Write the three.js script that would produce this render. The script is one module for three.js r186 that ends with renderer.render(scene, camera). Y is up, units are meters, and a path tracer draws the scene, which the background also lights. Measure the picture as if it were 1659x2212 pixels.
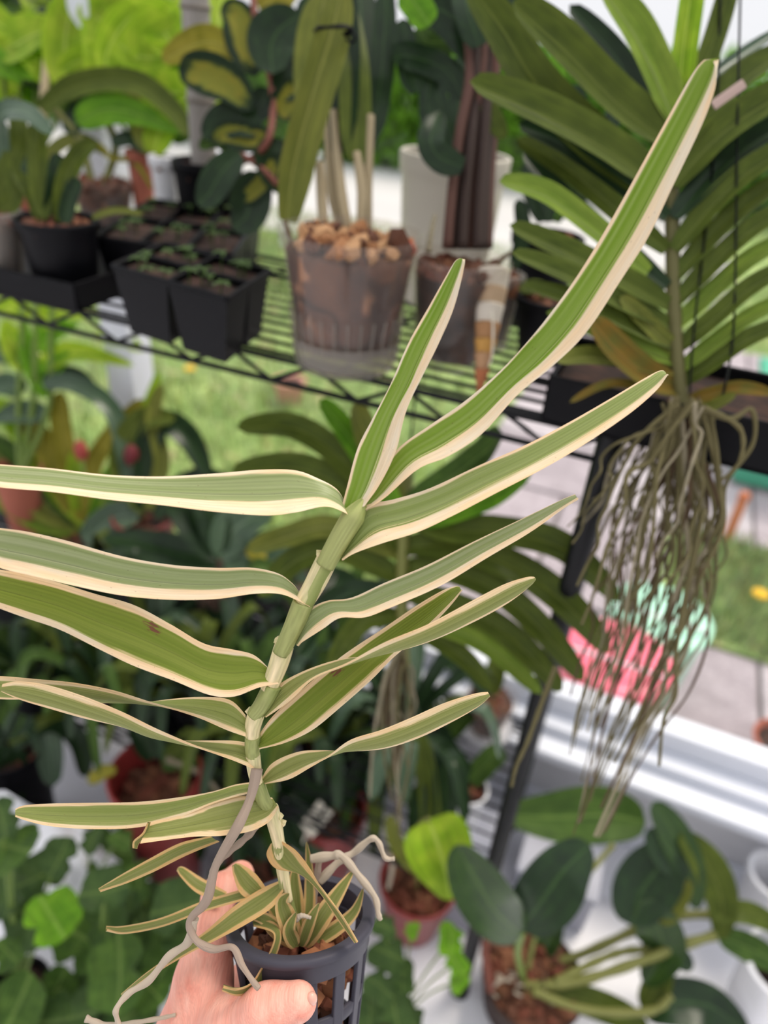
import * as THREE from 'three';
import { mergeGeometries } from 'three/addons/utils/BufferGeometryUtils.js';
import { RoundedBoxGeometry } from 'three/addons/geometries/RoundedBoxGeometry.js';
import { MarchingCubes } from 'three/addons/objects/MarchingCubes.js';

// ---------------------------------------------------------------- camera, sky, sun, exposure
const scene = new THREE.Scene();
const V = (x, y, z) => new THREE.Vector3(x, y, z);
const W = 1659, H = 2212, F = 1560;
const EYE = V(0, 1.45, 0), PITCH = 33, YAW = 20, ROLL = 5;
const rad = Math.PI / 180;
const FW = V(-Math.sin(YAW * rad) * Math.cos(PITCH * rad), -Math.sin(PITCH * rad), -Math.cos(YAW * rad) * Math.cos(PITCH * rad));
const R0 = FW.clone().cross(V(0, 1, 0)).normalize(), U0 = R0.clone().cross(FW);
const CR = R0.clone().multiplyScalar(Math.cos(ROLL * rad)).addScaledVector(U0, Math.sin(ROLL * rad));
const CU = U0.clone().multiplyScalar(Math.cos(ROLL * rad)).addScaledVector(R0, -Math.sin(ROLL * rad));
const camera = new THREE.PerspectiveCamera(2 * Math.atan(H / 2 / F) / rad, W / H, 0.05, 200);
camera.position.copy(EYE);
camera.up.copy(CU);
camera.lookAt(EYE.clone().add(FW));
camera.focus = 0.372;
camera.userData.fStop = 3.9;

const skyData = new Float32Array(64 * 32 * 4);
for (let j = 0; j < 32; j++) for (let i = 0; i < 64; i++) {                 // plain overcast sky, one and a half times as bright overhead as low down
  const e = Math.max(0, Math.sin(((j + 0.5) / 32 - 0.5) * Math.PI)), l = 0.86 * (0.62 + 0.38 * e);
  skyData.set([l * 0.985, l * 0.99, l * 1.025, 1], (j * 64 + i) * 4);
}
const sky = new THREE.DataTexture(skyData, 64, 32, THREE.RGBAFormat, THREE.FloatType);
sky.mapping = THREE.EquirectangularReflectionMapping; sky.magFilter = THREE.LinearFilter; sky.needsUpdate = true;
scene.background = sky;
scene.backgroundIntensity = 1.0;
const sun = new THREE.DirectionalLight(0xfff3e2, 1.5);                       // the sun behind thin cloud
sun.name = 'sun'; sun.position.set(2.0, 7, -3.6); sun.target.position.set(0, 0.8, -0.5);
sun.castShadow = true; sun.shadow.radius = 44; sun.shadow.mapSize.set(4096, 4096);
Object.assign(sun.shadow.camera, { left: -5, right: 5, top: 5, bottom: -5, near: 0.5, far: 20 });
scene.add(sun, sun.target);
const renderer = new THREE.WebGLRenderer({ antialias: true });
renderer.toneMapping = THREE.LinearToneMapping;
renderer.toneMappingExposure = 1.7;
renderer.shadowMap.enabled = true;
renderer.shadowMap.type = THREE.PCFSoftShadowMap;

// ---------------------------------------------------------------- helpers
function rng(seed) { let s = seed | 0; return () => { s = (s + 0x6d2b79f5) | 0; let t = Math.imul(s ^ (s >>> 15), 1 | s); t = (t + Math.imul(t ^ (t >>> 7), 61 | t)) ^ t; return ((t ^ (t >>> 14)) >>> 0) / 4294967296; }; }
const lerp = THREE.MathUtils.lerp, clamp = THREE.MathUtils.clamp, smooth = THREE.MathUtils.smoothstep;
const ray = (px, py) => FW.clone().addScaledVector(CR, (px - W / 2) / F).addScaledVector(CU, -(py - H / 2) / F);
const at = (px, py, d) => EYE.clone().addScaledVector(ray(px, py), d);
const onY = (px, py, y) => { const r = ray(px, py); return EYE.clone().addScaledVector(r, (y - EYE.y) / r.y); };
const onZ = (px, py, z) => { const r = ray(px, py); return EYE.clone().addScaledVector(r, (z - EYE.z) / r.z); };
const depthOf = (p) => p.clone().sub(EYE).dot(FW);
const rowOf = (p) => { const q = p.clone().sub(EYE); return H / 2 - F * q.dot(CU) / q.dot(FW); };
function riseTo(base, py) { let a = 0, b = 0.6; for (let k = 0; k < 40; k++) { const m = (a + b) / 2; if (rowOf(V(base.x, base.y + m, base.z)) > py) a = m; else b = m; } return a; }

const taken = new Map(), bases = new Map();
function numbered(n) { const k = taken.get(n) || 0; taken.set(n, k + 1); return k ? n + '_' + String(k).padStart(3, '0') : n; }
function tag(o, label, category, group, kind) {
  if (label) o.userData.label = label;
  if (category) o.userData.category = category;
  if (group) o.userData.group = group;
  if (kind) o.userData.kind = kind;
  return o;
}
function thing(name, base, label, category, group, kind) {
  const g = new THREE.Group(); g.name = numbered(name); g.position.copy(base); scene.add(g); bases.set(g, base.clone());
  return tag(g, label, category, group, kind);
}
const baseOf = (o) => { while (o && o !== scene) { if (bases.has(o)) return bases.get(o); o = o.parent; } return null; };
function obj(name, geo, mat, parent = scene, kind) {
  const g = Array.isArray(geo) ? mergeGeometries(geo.map((q) => (q.index ? q.toNonIndexed() : q))) : geo, b = baseOf(parent);
  if (b) g.translate(-b.x, -b.y, -b.z);
  const m = new THREE.Mesh(g, mat); m.name = parent === scene ? numbered(name) : name; m.castShadow = m.receiveShadow = true;
  if (kind) m.userData.kind = kind;
  parent.add(m);
  return m;
}
const cr = (p, t) => {                                                     // Catmull-Rom through numbers, t from 0 to 1
  const n = p.length - 1, x = clamp(t, 0, 1) * n, i = Math.min(n - 1, Math.floor(x)), f = x - i;
  const a = p[Math.max(0, i - 1)], b = p[i], c = p[i + 1], d = p[Math.min(n, i + 2)];
  return 0.5 * (2 * b + (c - a) * f + (2 * a - 5 * b + 4 * c - d) * f * f + (3 * b - a - 3 * c + d) * f * f * f);
};
const crv = (p, t) => V(cr(p.map((q) => q.x), t), cr(p.map((q) => q.y), t), cr(p.map((q) => q.z), t));

// a leaf blade between two edges; two faces with flesh between them, or one face for thin leaves
function blade(L, R, o = {}) {
  const nv = L.length - 1, nu = o.nu || 6, fold = o.fold ?? 0.12, thick = o.thick ?? 0.0011, pos = [], uv = [], idx = [];
  let sign = 0; const rows = [];
  for (let i = 0; i <= nv; i++) {
    const c = L[i].clone().add(R[i]).multiplyScalar(0.5), h = R[i].clone().sub(L[i]).multiplyScalar(0.5);
    const i0 = Math.max(0, i - 1), i1 = Math.min(nv, i + 1), T = L[i1].clone().add(R[i1]).sub(L[i0]).sub(R[i0]).normalize();
    const n = h.clone().cross(T); if (n.lengthSq() < 1e-16) n.copy(rows.length ? rows[rows.length - 1].n : EYE.clone().sub(c)); n.normalize();
    rows.push({ c, h, n, w: h.length() });
  }
  const k0 = rows[Math.min(nv, Math.max(1, Math.floor(nv * (o.faceAt ?? 0.3))))];
  sign = o.up ? (k0.n.y > 0 ? 1 : -1) : (k0.n.dot(EYE.clone().sub(k0.c)) > 0 ? 1 : -1);
  const sheets = o.single ? [0] : [1, -1];
  for (const sh of sheets) {
    const off = pos.length / 3;
    rows.forEach((r, i) => {
      const t = i / nv;
      for (let j = 0; j <= nu; j++) {
        const s = -1 + 2 * j / nu, a = Math.abs(s);
        let e = fold * r.w * (Math.pow(a, 1.25) - 0.5) + (o.wave || 0) * r.w * a * a * Math.sin(t * (o.freq || 17) + (s > 0 ? 1.3 : 0) + (o.ph || 0));
        if (sh) e += sh * thick * 0.5 * (1 - Math.pow(a, 4)) * Math.min(1, r.w / 0.003);
        const p = r.c.clone().addScaledVector(r.h, s).addScaledVector(r.n, e * sign);
        pos.push(p.x, p.y, p.z); uv.push((s + 1) / 2, t);
      }
    });
    for (let i = 0; i < nv; i++) for (let j = 0; j < nu; j++) {
      const a = off + i * (nu + 1) + j, b = a + 1, c = a + nu + 1, d = c + 1;
      if ((sh >= 0) === (sign > 0)) idx.push(a, c, b, b, c, d); else idx.push(a, b, c, b, d, c);
    }
  }
  const g = new THREE.BufferGeometry();
  g.setAttribute('position', new THREE.Float32BufferAttribute(pos, 3)); g.setAttribute('uv', new THREE.Float32BufferAttribute(uv, 2)); g.setIndex(idx); g.computeVertexNormals();
  return g;
}
// edges given as [ax, ay, bx, by] sightings, with a distance along the leaf and how much nearer the second edge is
function edgeLeaf(rows, ds, o = {}) {
  const nv = o.nv || 44, L = [], R = [], col = (k) => rows.map((r) => r[k]), ax = col(0), ay = col(1), bx = col(2), by = col(3), dd = rows.map((r) => r[4] ?? o.dd ?? 0.004);
  for (let i = 0; i <= nv; i++) {
    const t = i / nv, d = cr(ds, t), q = cr(dd, t);
    L.push(at(cr(ax, t), cr(ay, t), d + q)); R.push(at(cr(bx, t), cr(by, t), d - q));
  }
  return blade(L, R, { nu: 8, ...o });
}
const PROFILE = {
  strap: (t) => Math.min(1, 0.55 + 2.2 * t) * Math.sqrt(Math.max(0, 1 - Math.pow(clamp((t - 0.55) / 0.45, 0, 1), 2.4))),
  oval: (t) => Math.pow(Math.max(0, Math.sin(Math.PI * Math.pow(t, 0.85))), 0.62) * 0.98 + 0.02,
  lance: (t) => 1.02 * Math.pow(Math.max(0, Math.sin(Math.PI * Math.pow(t, 0.62))), 0.8) + 0.02,
  even: (t) => 1,
};
// a leaf along a centre line of points; width w in metres; its upper face looks between the sky and the room
function spineLeaf(pts, w, o = {}) {
  const nv = o.nv || 16, prof = PROFILE[o.shape || 'strap'], L = [], R = [], mix = o.sky ?? 0.5, roll = (o.roll || 0) * rad, spin = (o.twist || 0) * rad;
  for (let i = 0; i <= nv; i++) {
    const t = i / nv, c = crv(pts, t), T = crv(pts, Math.min(1, t + 0.02)).sub(crv(pts, Math.max(0, t - 0.02))).normalize();
    const look = EYE.clone().sub(c).normalize(), hint = look.clone().multiplyScalar(1 - mix).addScaledVector(V(0, 1, 0), mix);
    const N = hint.addScaledVector(T, -hint.dot(T)).normalize(); N.applyAxisAngle(T, roll + spin * t);
    const S = T.clone().cross(N).normalize(), B = T.clone().cross(look).normalize();
    const hw = 0.5 * w * prof(t) / (o.true ? 1 : Math.max(0.5, Math.abs(S.dot(B))));
    L.push(c.clone().addScaledVector(S, -hw)); R.push(c.clone().addScaledVector(S, hw));
  }
  return blade(L, R, { nu: 6, thick: 0.0012, ...o });
}
const P3 = (list) => list.map((q) => at(q[0], q[1], q[2]));
// leaf by sightings [[x, y, distance] ...] and width in the same units as the sightings
function leaf(parent, mat, list, wpx, o = {}) {
  const d = list[Math.floor(list.length / 2)][2];
  return obj(o.name || 'leaf', spineLeaf(P3(list), wpx * d / F, o), mat, parent);
}
function tube(pts, r, o = {}) {
  const n = o.n || Math.max(8, pts.length * 5), k = o.k || 8, pos = [], uv = [], idx = [], rf = typeof r === 'function' ? r : () => r;
  let nrm = null; const P = []; for (let i = 0; i <= n; i++) P.push(crv(pts, i / n));
  let run = 0;
  for (let i = 0; i <= n; i++) {
    const T = P[Math.min(n, i + 1)].clone().sub(P[Math.max(0, i - 1)]).normalize();
    if (!nrm) nrm = Math.abs(T.y) < 0.9 ? V(0, 1, 0) : V(1, 0, 0);
    nrm = nrm.clone().addScaledVector(T, -nrm.dot(T)).normalize();
    const b = T.clone().cross(nrm), rr = rf(i / n);
    if (i) run += P[i].distanceTo(P[i - 1]);
    for (let j = 0; j <= k; j++) { const a = j / k * Math.PI * 2, p = P[i].clone().addScaledVector(nrm, Math.cos(a) * rr).addScaledVector(b, Math.sin(a) * rr); pos.push(p.x, p.y, p.z); uv.push(j / k, o.metres ? run : i / n); }
  }
  for (let i = 0; i < n; i++) for (let j = 0; j < k; j++) { const a = i * (k + 1) + j, c = a + k + 1; idx.push(a, a + 1, c, a + 1, c + 1, c); }
  for (const [i, s] of [[0, 1], [n, -1]]) {
    const m = pos.length / 3; pos.push(P[i].x, P[i].y, P[i].z); uv.push(0.5, i ? 1 : 0);
    for (let j = 0; j < k; j++) { const a = i * (k + 1) + j; if (s > 0) idx.push(m, a + 1, a); else idx.push(m, a, a + 1); }
  }
  const g = new THREE.BufferGeometry();
  g.setAttribute('position', new THREE.Float32BufferAttribute(pos, 3)); g.setAttribute('uv', new THREE.Float32BufferAttribute(uv, 2)); g.setIndex(idx); g.computeVertexNormals();
  return g;
}
const box = (x0, x1, y0, y1, z0, z1, r = 0.002) => { const g = new RoundedBoxGeometry(x1 - x0, y1 - y0, z1 - z0, 2, Math.min(r, (x1 - x0) / 2.1, (y1 - y0) / 2.1, (z1 - z0) / 2.1)); g.translate((x0 + x1) / 2, (y0 + y1) / 2, (z0 + z1) / 2); return g; };
const lathe = (prof, c, k = 40) => { const g = new THREE.LatheGeometry(prof.map(([r, y]) => new THREE.Vector2(r, y)), k); g.translate(c.x, c.y, c.z); return g; };
function chunk(r, c, s) {                                                   // one irregular chip
  const g = new THREE.IcosahedronGeometry(s, 0), p = g.attributes.position, q = new Map();
  const sx = 0.6 + r() * 1.1, sy = 0.45 + r() * 0.5, sz = 0.6 + r() * 0.7, e = new THREE.Euler(r() * 6, r() * 6, r() * 6);
  for (let i = 0; i < p.count; i++) {
    const key = [p.getX(i), p.getY(i), p.getZ(i)].map((x) => x.toFixed(4)).join(); if (!q.has(key)) q.set(key, 0.72 + 0.5 * r());
    const f = q.get(key), v = V(p.getX(i) * f * sx, p.getY(i) * f * sy, p.getZ(i) * f * sz).applyEuler(e); p.setXYZ(i, v.x + c.x, v.y + c.y, v.z + c.z);
  }
  g.computeVertexNormals();
  return g;
}
function heap(c, radius, n, size, seed, up = 0.4) {                          // chips filling a round pot's mouth
  const r = rng(seed), out = [];
  for (let i = 0; i < n; i++) { const a = r() * 6.283, d = Math.sqrt(r()) * radius; out.push(chunk(r, V(c.x + Math.cos(a) * d, c.y + (r() - 0.3) * size * up * 2, c.z + Math.sin(a) * d), size * (0.6 + 0.7 * r()))); }
  return mergeGeometries(out);
}

// ---------------------------------------------------------------- textures
function hash(x, y, s) { let h = Math.imul(x | 0, 374761393) ^ Math.imul(y | 0, 668265263) ^ Math.imul(s | 0, 1274126177); h = Math.imul(h ^ (h >>> 13), 1274126177); return ((h ^ (h >>> 16)) >>> 0) / 4294967296; }
function vnoise(x, y, s, px = 1e9, py = 1e9) {
  const i = Math.floor(x), j = Math.floor(y), f = x - i, g = y - j, u = f * f * (3 - 2 * f), v = g * g * (3 - 2 * g), m = (a, n) => ((a % n) + n) % n;
  const q = (a, b) => hash(m(a, px), m(b, py), s);
  return lerp(lerp(q(i, j), q(i + 1, j), u), lerp(q(i, j + 1), q(i + 1, j + 1), u), v);
}
const fbm = (x, y, s, p = 1e9, q = 1e9) => 0.5 * vnoise(x, y, s, p, q) + 0.3 * vnoise(x * 2, y * 2, s + 1, p * 2, q * 2) + 0.2 * vnoise(x * 4, y * 4, s + 2, p * 4, q * 4);
function tex(w, h, f, srgb = true, rep = true) {
  const d = new Uint8Array(w * h * 4);
  for (let j = 0; j < h; j++) for (let i = 0; i < w; i++) { const c = f((i + 0.5) / w, (j + 0.5) / h); for (let k = 0; k < 3; k++) d[(j * w + i) * 4 + k] = clamp(Array.isArray(c) ? c[k] : c, 0, 255); d[(j * w + i) * 4 + 3] = 255; }
  const t = new THREE.DataTexture(d, w, h); t.magFilter = THREE.LinearFilter; t.minFilter = THREE.LinearMipmapLinearFilter; t.generateMipmaps = true;
  t.wrapS = t.wrapT = rep ? THREE.RepeatWrapping : THREE.ClampToEdgeWrapping; if (srgb) t.colorSpace = THREE.SRGBColorSpace; t.needsUpdate = true;
  return t;
}
const mixc = (a, b, t) => [0, 1, 2].map((k) => lerp(a[k], b[k], t));
const mulc = (a, f) => a.map((x) => x * f);
const veins = tex(256, 64, (u, v) => 128 + 70 * Math.sin(u * 75 + 2 * vnoise(u * 9, v * 4, 5)) * (0.6 + 0.4 * vnoise(u * 30, v * 3, 2)) - (Math.abs(u - 0.5) < 0.012 ? 90 : 0), false);
// variegated blade: green middle, cream margins (lo at u = 0, hi at u = 1), streaks of cream next to the broad margin
function variegated(seed, green, green2, cream, lo, hi, streak, scar) {
  return tex(256, 768, (u, v) => {
    const wob = (vnoise(v * 7, 1, seed) - 0.5) * 0.05 + (vnoise(v * 23, 3, seed) - 0.5) * 0.02, fine = (vnoise(u * 60, v * 6, seed + 9) - 0.5) * 0.05;
    const tip = 0.05 * smooth(v, 0.9, 1) + 0.015;
    let c = 0;
    c = Math.max(c, 1 - smooth(u + fine * 0.4, lo + wob + tip - 0.018, lo + wob + tip + 0.03));
    c = Math.max(c, smooth(u + fine, 1 - hi - wob - tip - 0.035, 1 - hi - wob - tip + 0.025));
    const near = smooth(u, 1 - hi - 0.26, 1 - hi - 0.02), band = smooth(vnoise(u * 42, v * 1.6, seed + 4), 0.62, 0.72);
    c = Math.max(c, band * near * streak * (0.5 + 0.5 * vnoise(u * 20, v * 5, seed + 7)));
    const lines = vnoise(u * 55, v * 2.2, seed + 20), long = vnoise(u * 14, v * 3, seed + 30);
    let g = mixc(green, green2, clamp(long * 0.9 + 0.1 + 0.25 * (vnoise(u * 3, v * 4, seed + 60) - 0.5), 0, 1)); g = mulc(g, 0.97 + 0.06 * lines);
    const k = mulc(mixc(cream, [cream[0] * 1.02, cream[1] * 0.95, cream[2] * 0.86], vnoise(u * 8, v * 12, seed + 40)), 0.97 + 0.05 * vnoise(u * 40, v * 30, seed + 41));
    let out = mixc(g, k, c);
    if (Math.abs(u - 0.5) < 0.01) out = mulc(out, 0.9);
    if (hash(Math.floor(u * 128), Math.floor(v * 512), seed) > 0.9993) out = mixc(out, [96, 66, 40], 0.7);
    if (scar) { const q = Math.hypot((u - scar[0]) * 9, (v - scar[1]) * 48) + (vnoise(u * 70, v * 90, 3) - 0.5) * 1.1; out = mixc([128, 84, 62], out, smooth(q, 0.3, 0.85)); }
    return out;
  }, true, false);
}
// plain leaf: base tone, pale midrib, side veins, slow mottling, a margin tone
function greenLeaf(seed, c1, c2, rib, edge) {
  return tex(64, 192, (u, v) => {
    const m = fbm(u * 3, v * 7, seed), st = vnoise(u * 26, v * 3, seed + 3);
    let o = mulc(mixc(c1, c2, clamp(m * 1.7 - 0.35, 0, 1)), 0.9 + 0.2 * st);
    o = mixc(rib, o, smooth(Math.abs(u - 0.5), 0.012, 0.045));
    if (edge) o = mixc(o, edge, smooth(Math.abs(u - 0.5) + 0.05 * (vnoise(v * 12, u * 4, seed + 8) - 0.5), 0.43, 0.485));
    return o;
  }, true, false);
}
function hoyaLeaf(seed) {                                                    // yellow flesh with a dark glossy margin
  return tex(64, 192, (u, v) => { const e = Math.max(Math.abs(u - 0.5) * 2, Math.abs(v - 0.5) * 1.7) + 0.35 * (fbm(u * 5, v * 12, seed) - 0.5); return mixc(mixc([140, 130, 40], [112, 122, 40], fbm(u * 4, v * 8, seed + 5)), [24, 44, 20], smooth(e, 0.5, 0.72)); }, true, false);
}
const std = (c, r = 0.6, o = {}) => new THREE.MeshStandardMaterial({ color: c, roughness: r, side: THREE.DoubleSide, ...o });
const phys = (o) => new THREE.MeshPhysicalMaterial({ side: THREE.DoubleSide, ...o });
const leafMat = (map, o = {}) => phys({ map, roughness: 0.92, transmission: 0.22, specularIntensity: 0.3, clearcoat: 0.22, clearcoatRoughness: 0.36, bumpMap: veins, bumpScale: 0.00025, ...o });

const CREAM = [248, 230, 200], CREAM2 = [247, 226, 188];
const M = {
  v1: leafMat(variegated(1, [138, 152, 92], [166, 174, 126], CREAM, 0.05, 0.3, 0.8), { clearcoat: 0.4, clearcoatRoughness: 0.3 }),
  v2: leafMat(variegated(2, [130, 148, 70], [156, 168, 104], CREAM, 0.06, 0.3, 1), { clearcoat: 0.35, clearcoatRoughness: 0.3 }),
  v3: leafMat(variegated(3, [120, 138, 44], [142, 154, 64], CREAM, 0.12, 0.135, 0.2, [0.22, 0.41])),
  v4: leafMat(variegated(4, [142, 154, 76], [160, 166, 98], CREAM2, 0.11, 0.13, 0.35)),
  v5: leafMat(variegated(5, [142, 148, 78], [158, 162, 96], CREAM2, 0.14, 0.17, 0.4)),
  v6: leafMat(variegated(6, [116, 150, 30], [152, 174, 90], [244, 232, 210], 0.045, 0.38, 0.8), { transmission: 0.3 }),
  v7: leafMat(variegated(7, [134, 142, 70], [150, 152, 88], [228, 196, 140], 0.17, 0.18, 0.15)),
};
const G = {
  vanda: greenLeaf(11, [70, 84, 22], [92, 106, 34], [104, 116, 46]), vandaLight: greenLeaf(12, [112, 138, 44], [138, 160, 60], [142, 160, 84]),
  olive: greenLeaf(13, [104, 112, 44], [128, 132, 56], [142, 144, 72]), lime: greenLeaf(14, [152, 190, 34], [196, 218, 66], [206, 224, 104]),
  mid: greenLeaf(15, [62, 92, 32], [88, 118, 46], [110, 138, 66]), dark: greenLeaf(16, [22, 44, 20], [36, 62, 26], [52, 80, 38]),
  slate: greenLeaf(17, [62, 88, 62], [84, 108, 80], [104, 126, 98]), hoya: hoyaLeaf(18),
  yellow: greenLeaf(19, [150, 146, 40], [176, 166, 62], [186, 178, 84]), rust: greenLeaf(20, [130, 102, 34], [108, 104, 40], [150, 118, 50]),
  bright: greenLeaf(21, [98, 152, 28], [134, 184, 44], [140, 180, 70]), ivy: greenLeaf(22, [50, 74, 34], [72, 96, 46], [96, 118, 62]),
};
const LM = {};
for (const k in G) LM[k] = leafMat(G[k], { bumpScale: 0.0003, clearcoat: 0.2, clearcoatRoughness: 0.3 });
LM.gloss = leafMat(G.mid, { color: 0x9db09a, bumpScale: 0.0002, clearcoat: 0.7, clearcoatRoughness: 0.16, transmission: 0.1 }); LM.glossDark = leafMat(G.dark, { bumpScale: 0.0002, clearcoat: 0.5, clearcoatRoughness: 0.2, transmission: 0.1 });
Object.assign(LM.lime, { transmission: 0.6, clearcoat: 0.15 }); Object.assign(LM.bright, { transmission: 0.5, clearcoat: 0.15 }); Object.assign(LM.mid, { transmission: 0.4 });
Object.assign(LM.slate, { clearcoat: 0.9, clearcoatRoughness: 0.26 }); Object.assign(LM.dark, { clearcoat: 0.4, clearcoatRoughness: 0.22 }); Object.assign(LM.yellow, { transmission: 0.45 });
const barkTex = tex(256, 256, (u, v) => { const n = fbm(u * 10, v * 10, 31, 10, 10), q = vnoise(u * 18, v * 26, 33, 18, 26); return mixc(mixc([58, 34, 26], [128, 78, 52], n * 1.4 - 0.2), [164, 116, 82], smooth(q, 0.74, 0.92)); });
const columnTex = tex(512, 256, (u, v) => { const n = fbm(u * 9, v * 6, 35, 9, 6), q = fbm(u * 16, v * 9, 37, 16, 9), k = smooth(Math.abs(vnoise(u * 12, v * 7, 39, 12, 7) - 0.5), 0.02, 0.1); return mulc(mixc(mixc([62, 40, 32], [116, 80, 62], n * 1.5 - 0.25), [164, 118, 88], smooth(q, 0.6, 0.75)), 0.72 + 0.28 * k); });
const soilTex = tex(128, 128, (u, v) => { const n = fbm(u * 14, v * 14, 41, 14, 14); return mixc([30, 20, 16], [86, 56, 42], n * 1.3 - 0.15); });
const B = {
  bark: std(0xffffff, 0.9, { map: barkTex, bumpMap: barkTex, bumpScale: 0.002 }), column: std(0xffffff, 0.8, { map: columnTex, bumpMap: columnTex, bumpScale: 0.003 }), soil: std(0xffffff, 0.95, { map: soilTex, bumpMap: soilTex, bumpScale: 0.003 }),
  chipWarm: std(0x9a6a44, 0.9), chipDark: std(0x5c3826, 0.9), chipPale: std(0xb48a62, 0.9), chipRed: std(0x6e3c2a, 0.9), chipBrown: std(0x7e5238, 0.9),
  black: phys({ color: 0x0b0b0f, roughness: 0.5, specularIntensity: 0.28 }), blackWire: phys({ color: 0x0b0c10, roughness: 0.42, specularIntensity: 0.45 }), netPot: phys({ color: 0x46444e, roughness: 0.5, specularIntensity: 0.5 }),
  clear: phys({ color: 0xfaf8f6, roughness: 0.12, transmission: 0.98, specularIntensity: 0.35 }), cloudy: phys({ color: 0xe2ddd6, roughness: 0.3, transmission: 0.88, specularIntensity: 0.4 }),
  red: phys({ color: 0x8a2f2c, roughness: 0.45, clearcoat: 0.2 }), terracotta: std(0xa8604c, 0.8), white: phys({ color: 0xe6e6ea, roughness: 0.4, clearcoat: 0.2 }), cream: phys({ color: 0xcfc8b8, roughness: 0.5 }),
  grey: phys({ color: 0xb6b8c6, roughness: 0.5 }), cane: std(0xa89878, 0.75), caneDark: std(0x3a2a24, 0.8), caneOlive: std(0x74763a, 0.6), caneGreen: std(0x6c8438, 0.55), redStem: std(0x7a4436, 0.7), brownStem: std(0x5a3a30, 0.75),
  rootOlive: std(0x625a38, 0.85), rootGrey: std(0x8e846c, 0.85), rootPale: std(0xbeb09c, 0.8), rootBrown: std(0x54402a, 0.85),
  tagWhite: phys({ color: 0xe4ddcc, roughness: 0.5 }), steel: phys({ color: 0x8a8d92, roughness: 0.35, metalness: 0.9 }),
};

// ---------------------------------------------------------------- the place: glazed porch, garden
const WZ = -1.12, plasterTex = tex(128, 128, (u, v) => 236 + 16 * (fbm(u * 12, v * 12, 51, 12, 12) - 0.5)), plasterB = tex(128, 128, (u, v) => 255 * fbm(u * 20, v * 20, 53, 20, 20), false);
const plaster = std(0xe6e6ea, 0.75, { map: plasterTex, bumpMap: plasterB, bumpScale: 0.0008 }), pvc = phys({ color: 0xe0e3ec, roughness: 0.36, specularIntensity: 0.6 });
const floorTex = tex(256, 256, (u, v) => { const n = fbm(u * 8, v * 8, 55, 8, 8), k = vnoise(u * 60, v * 60, 57, 60, 60); return mixc([232, 232, 240], [248, 248, 252], n).map((x) => x - (k > 0.93 ? 22 : 0)); });
const glass = phys({ color: 0xffffff, roughness: 0, transmission: 1, ior: 1.45, specularIntensity: 0.6 });
const roofGlass = phys({ color: 0xffffff, roughness: 0, transmission: 1, ior: 1.45 });
const X0 = -2.9, X1 = 1.7, Z1 = 1.9, TOP = 2.35, SILL = 0.28;
const st = (o) => tag(o, null, null, null, 'structure');
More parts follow.
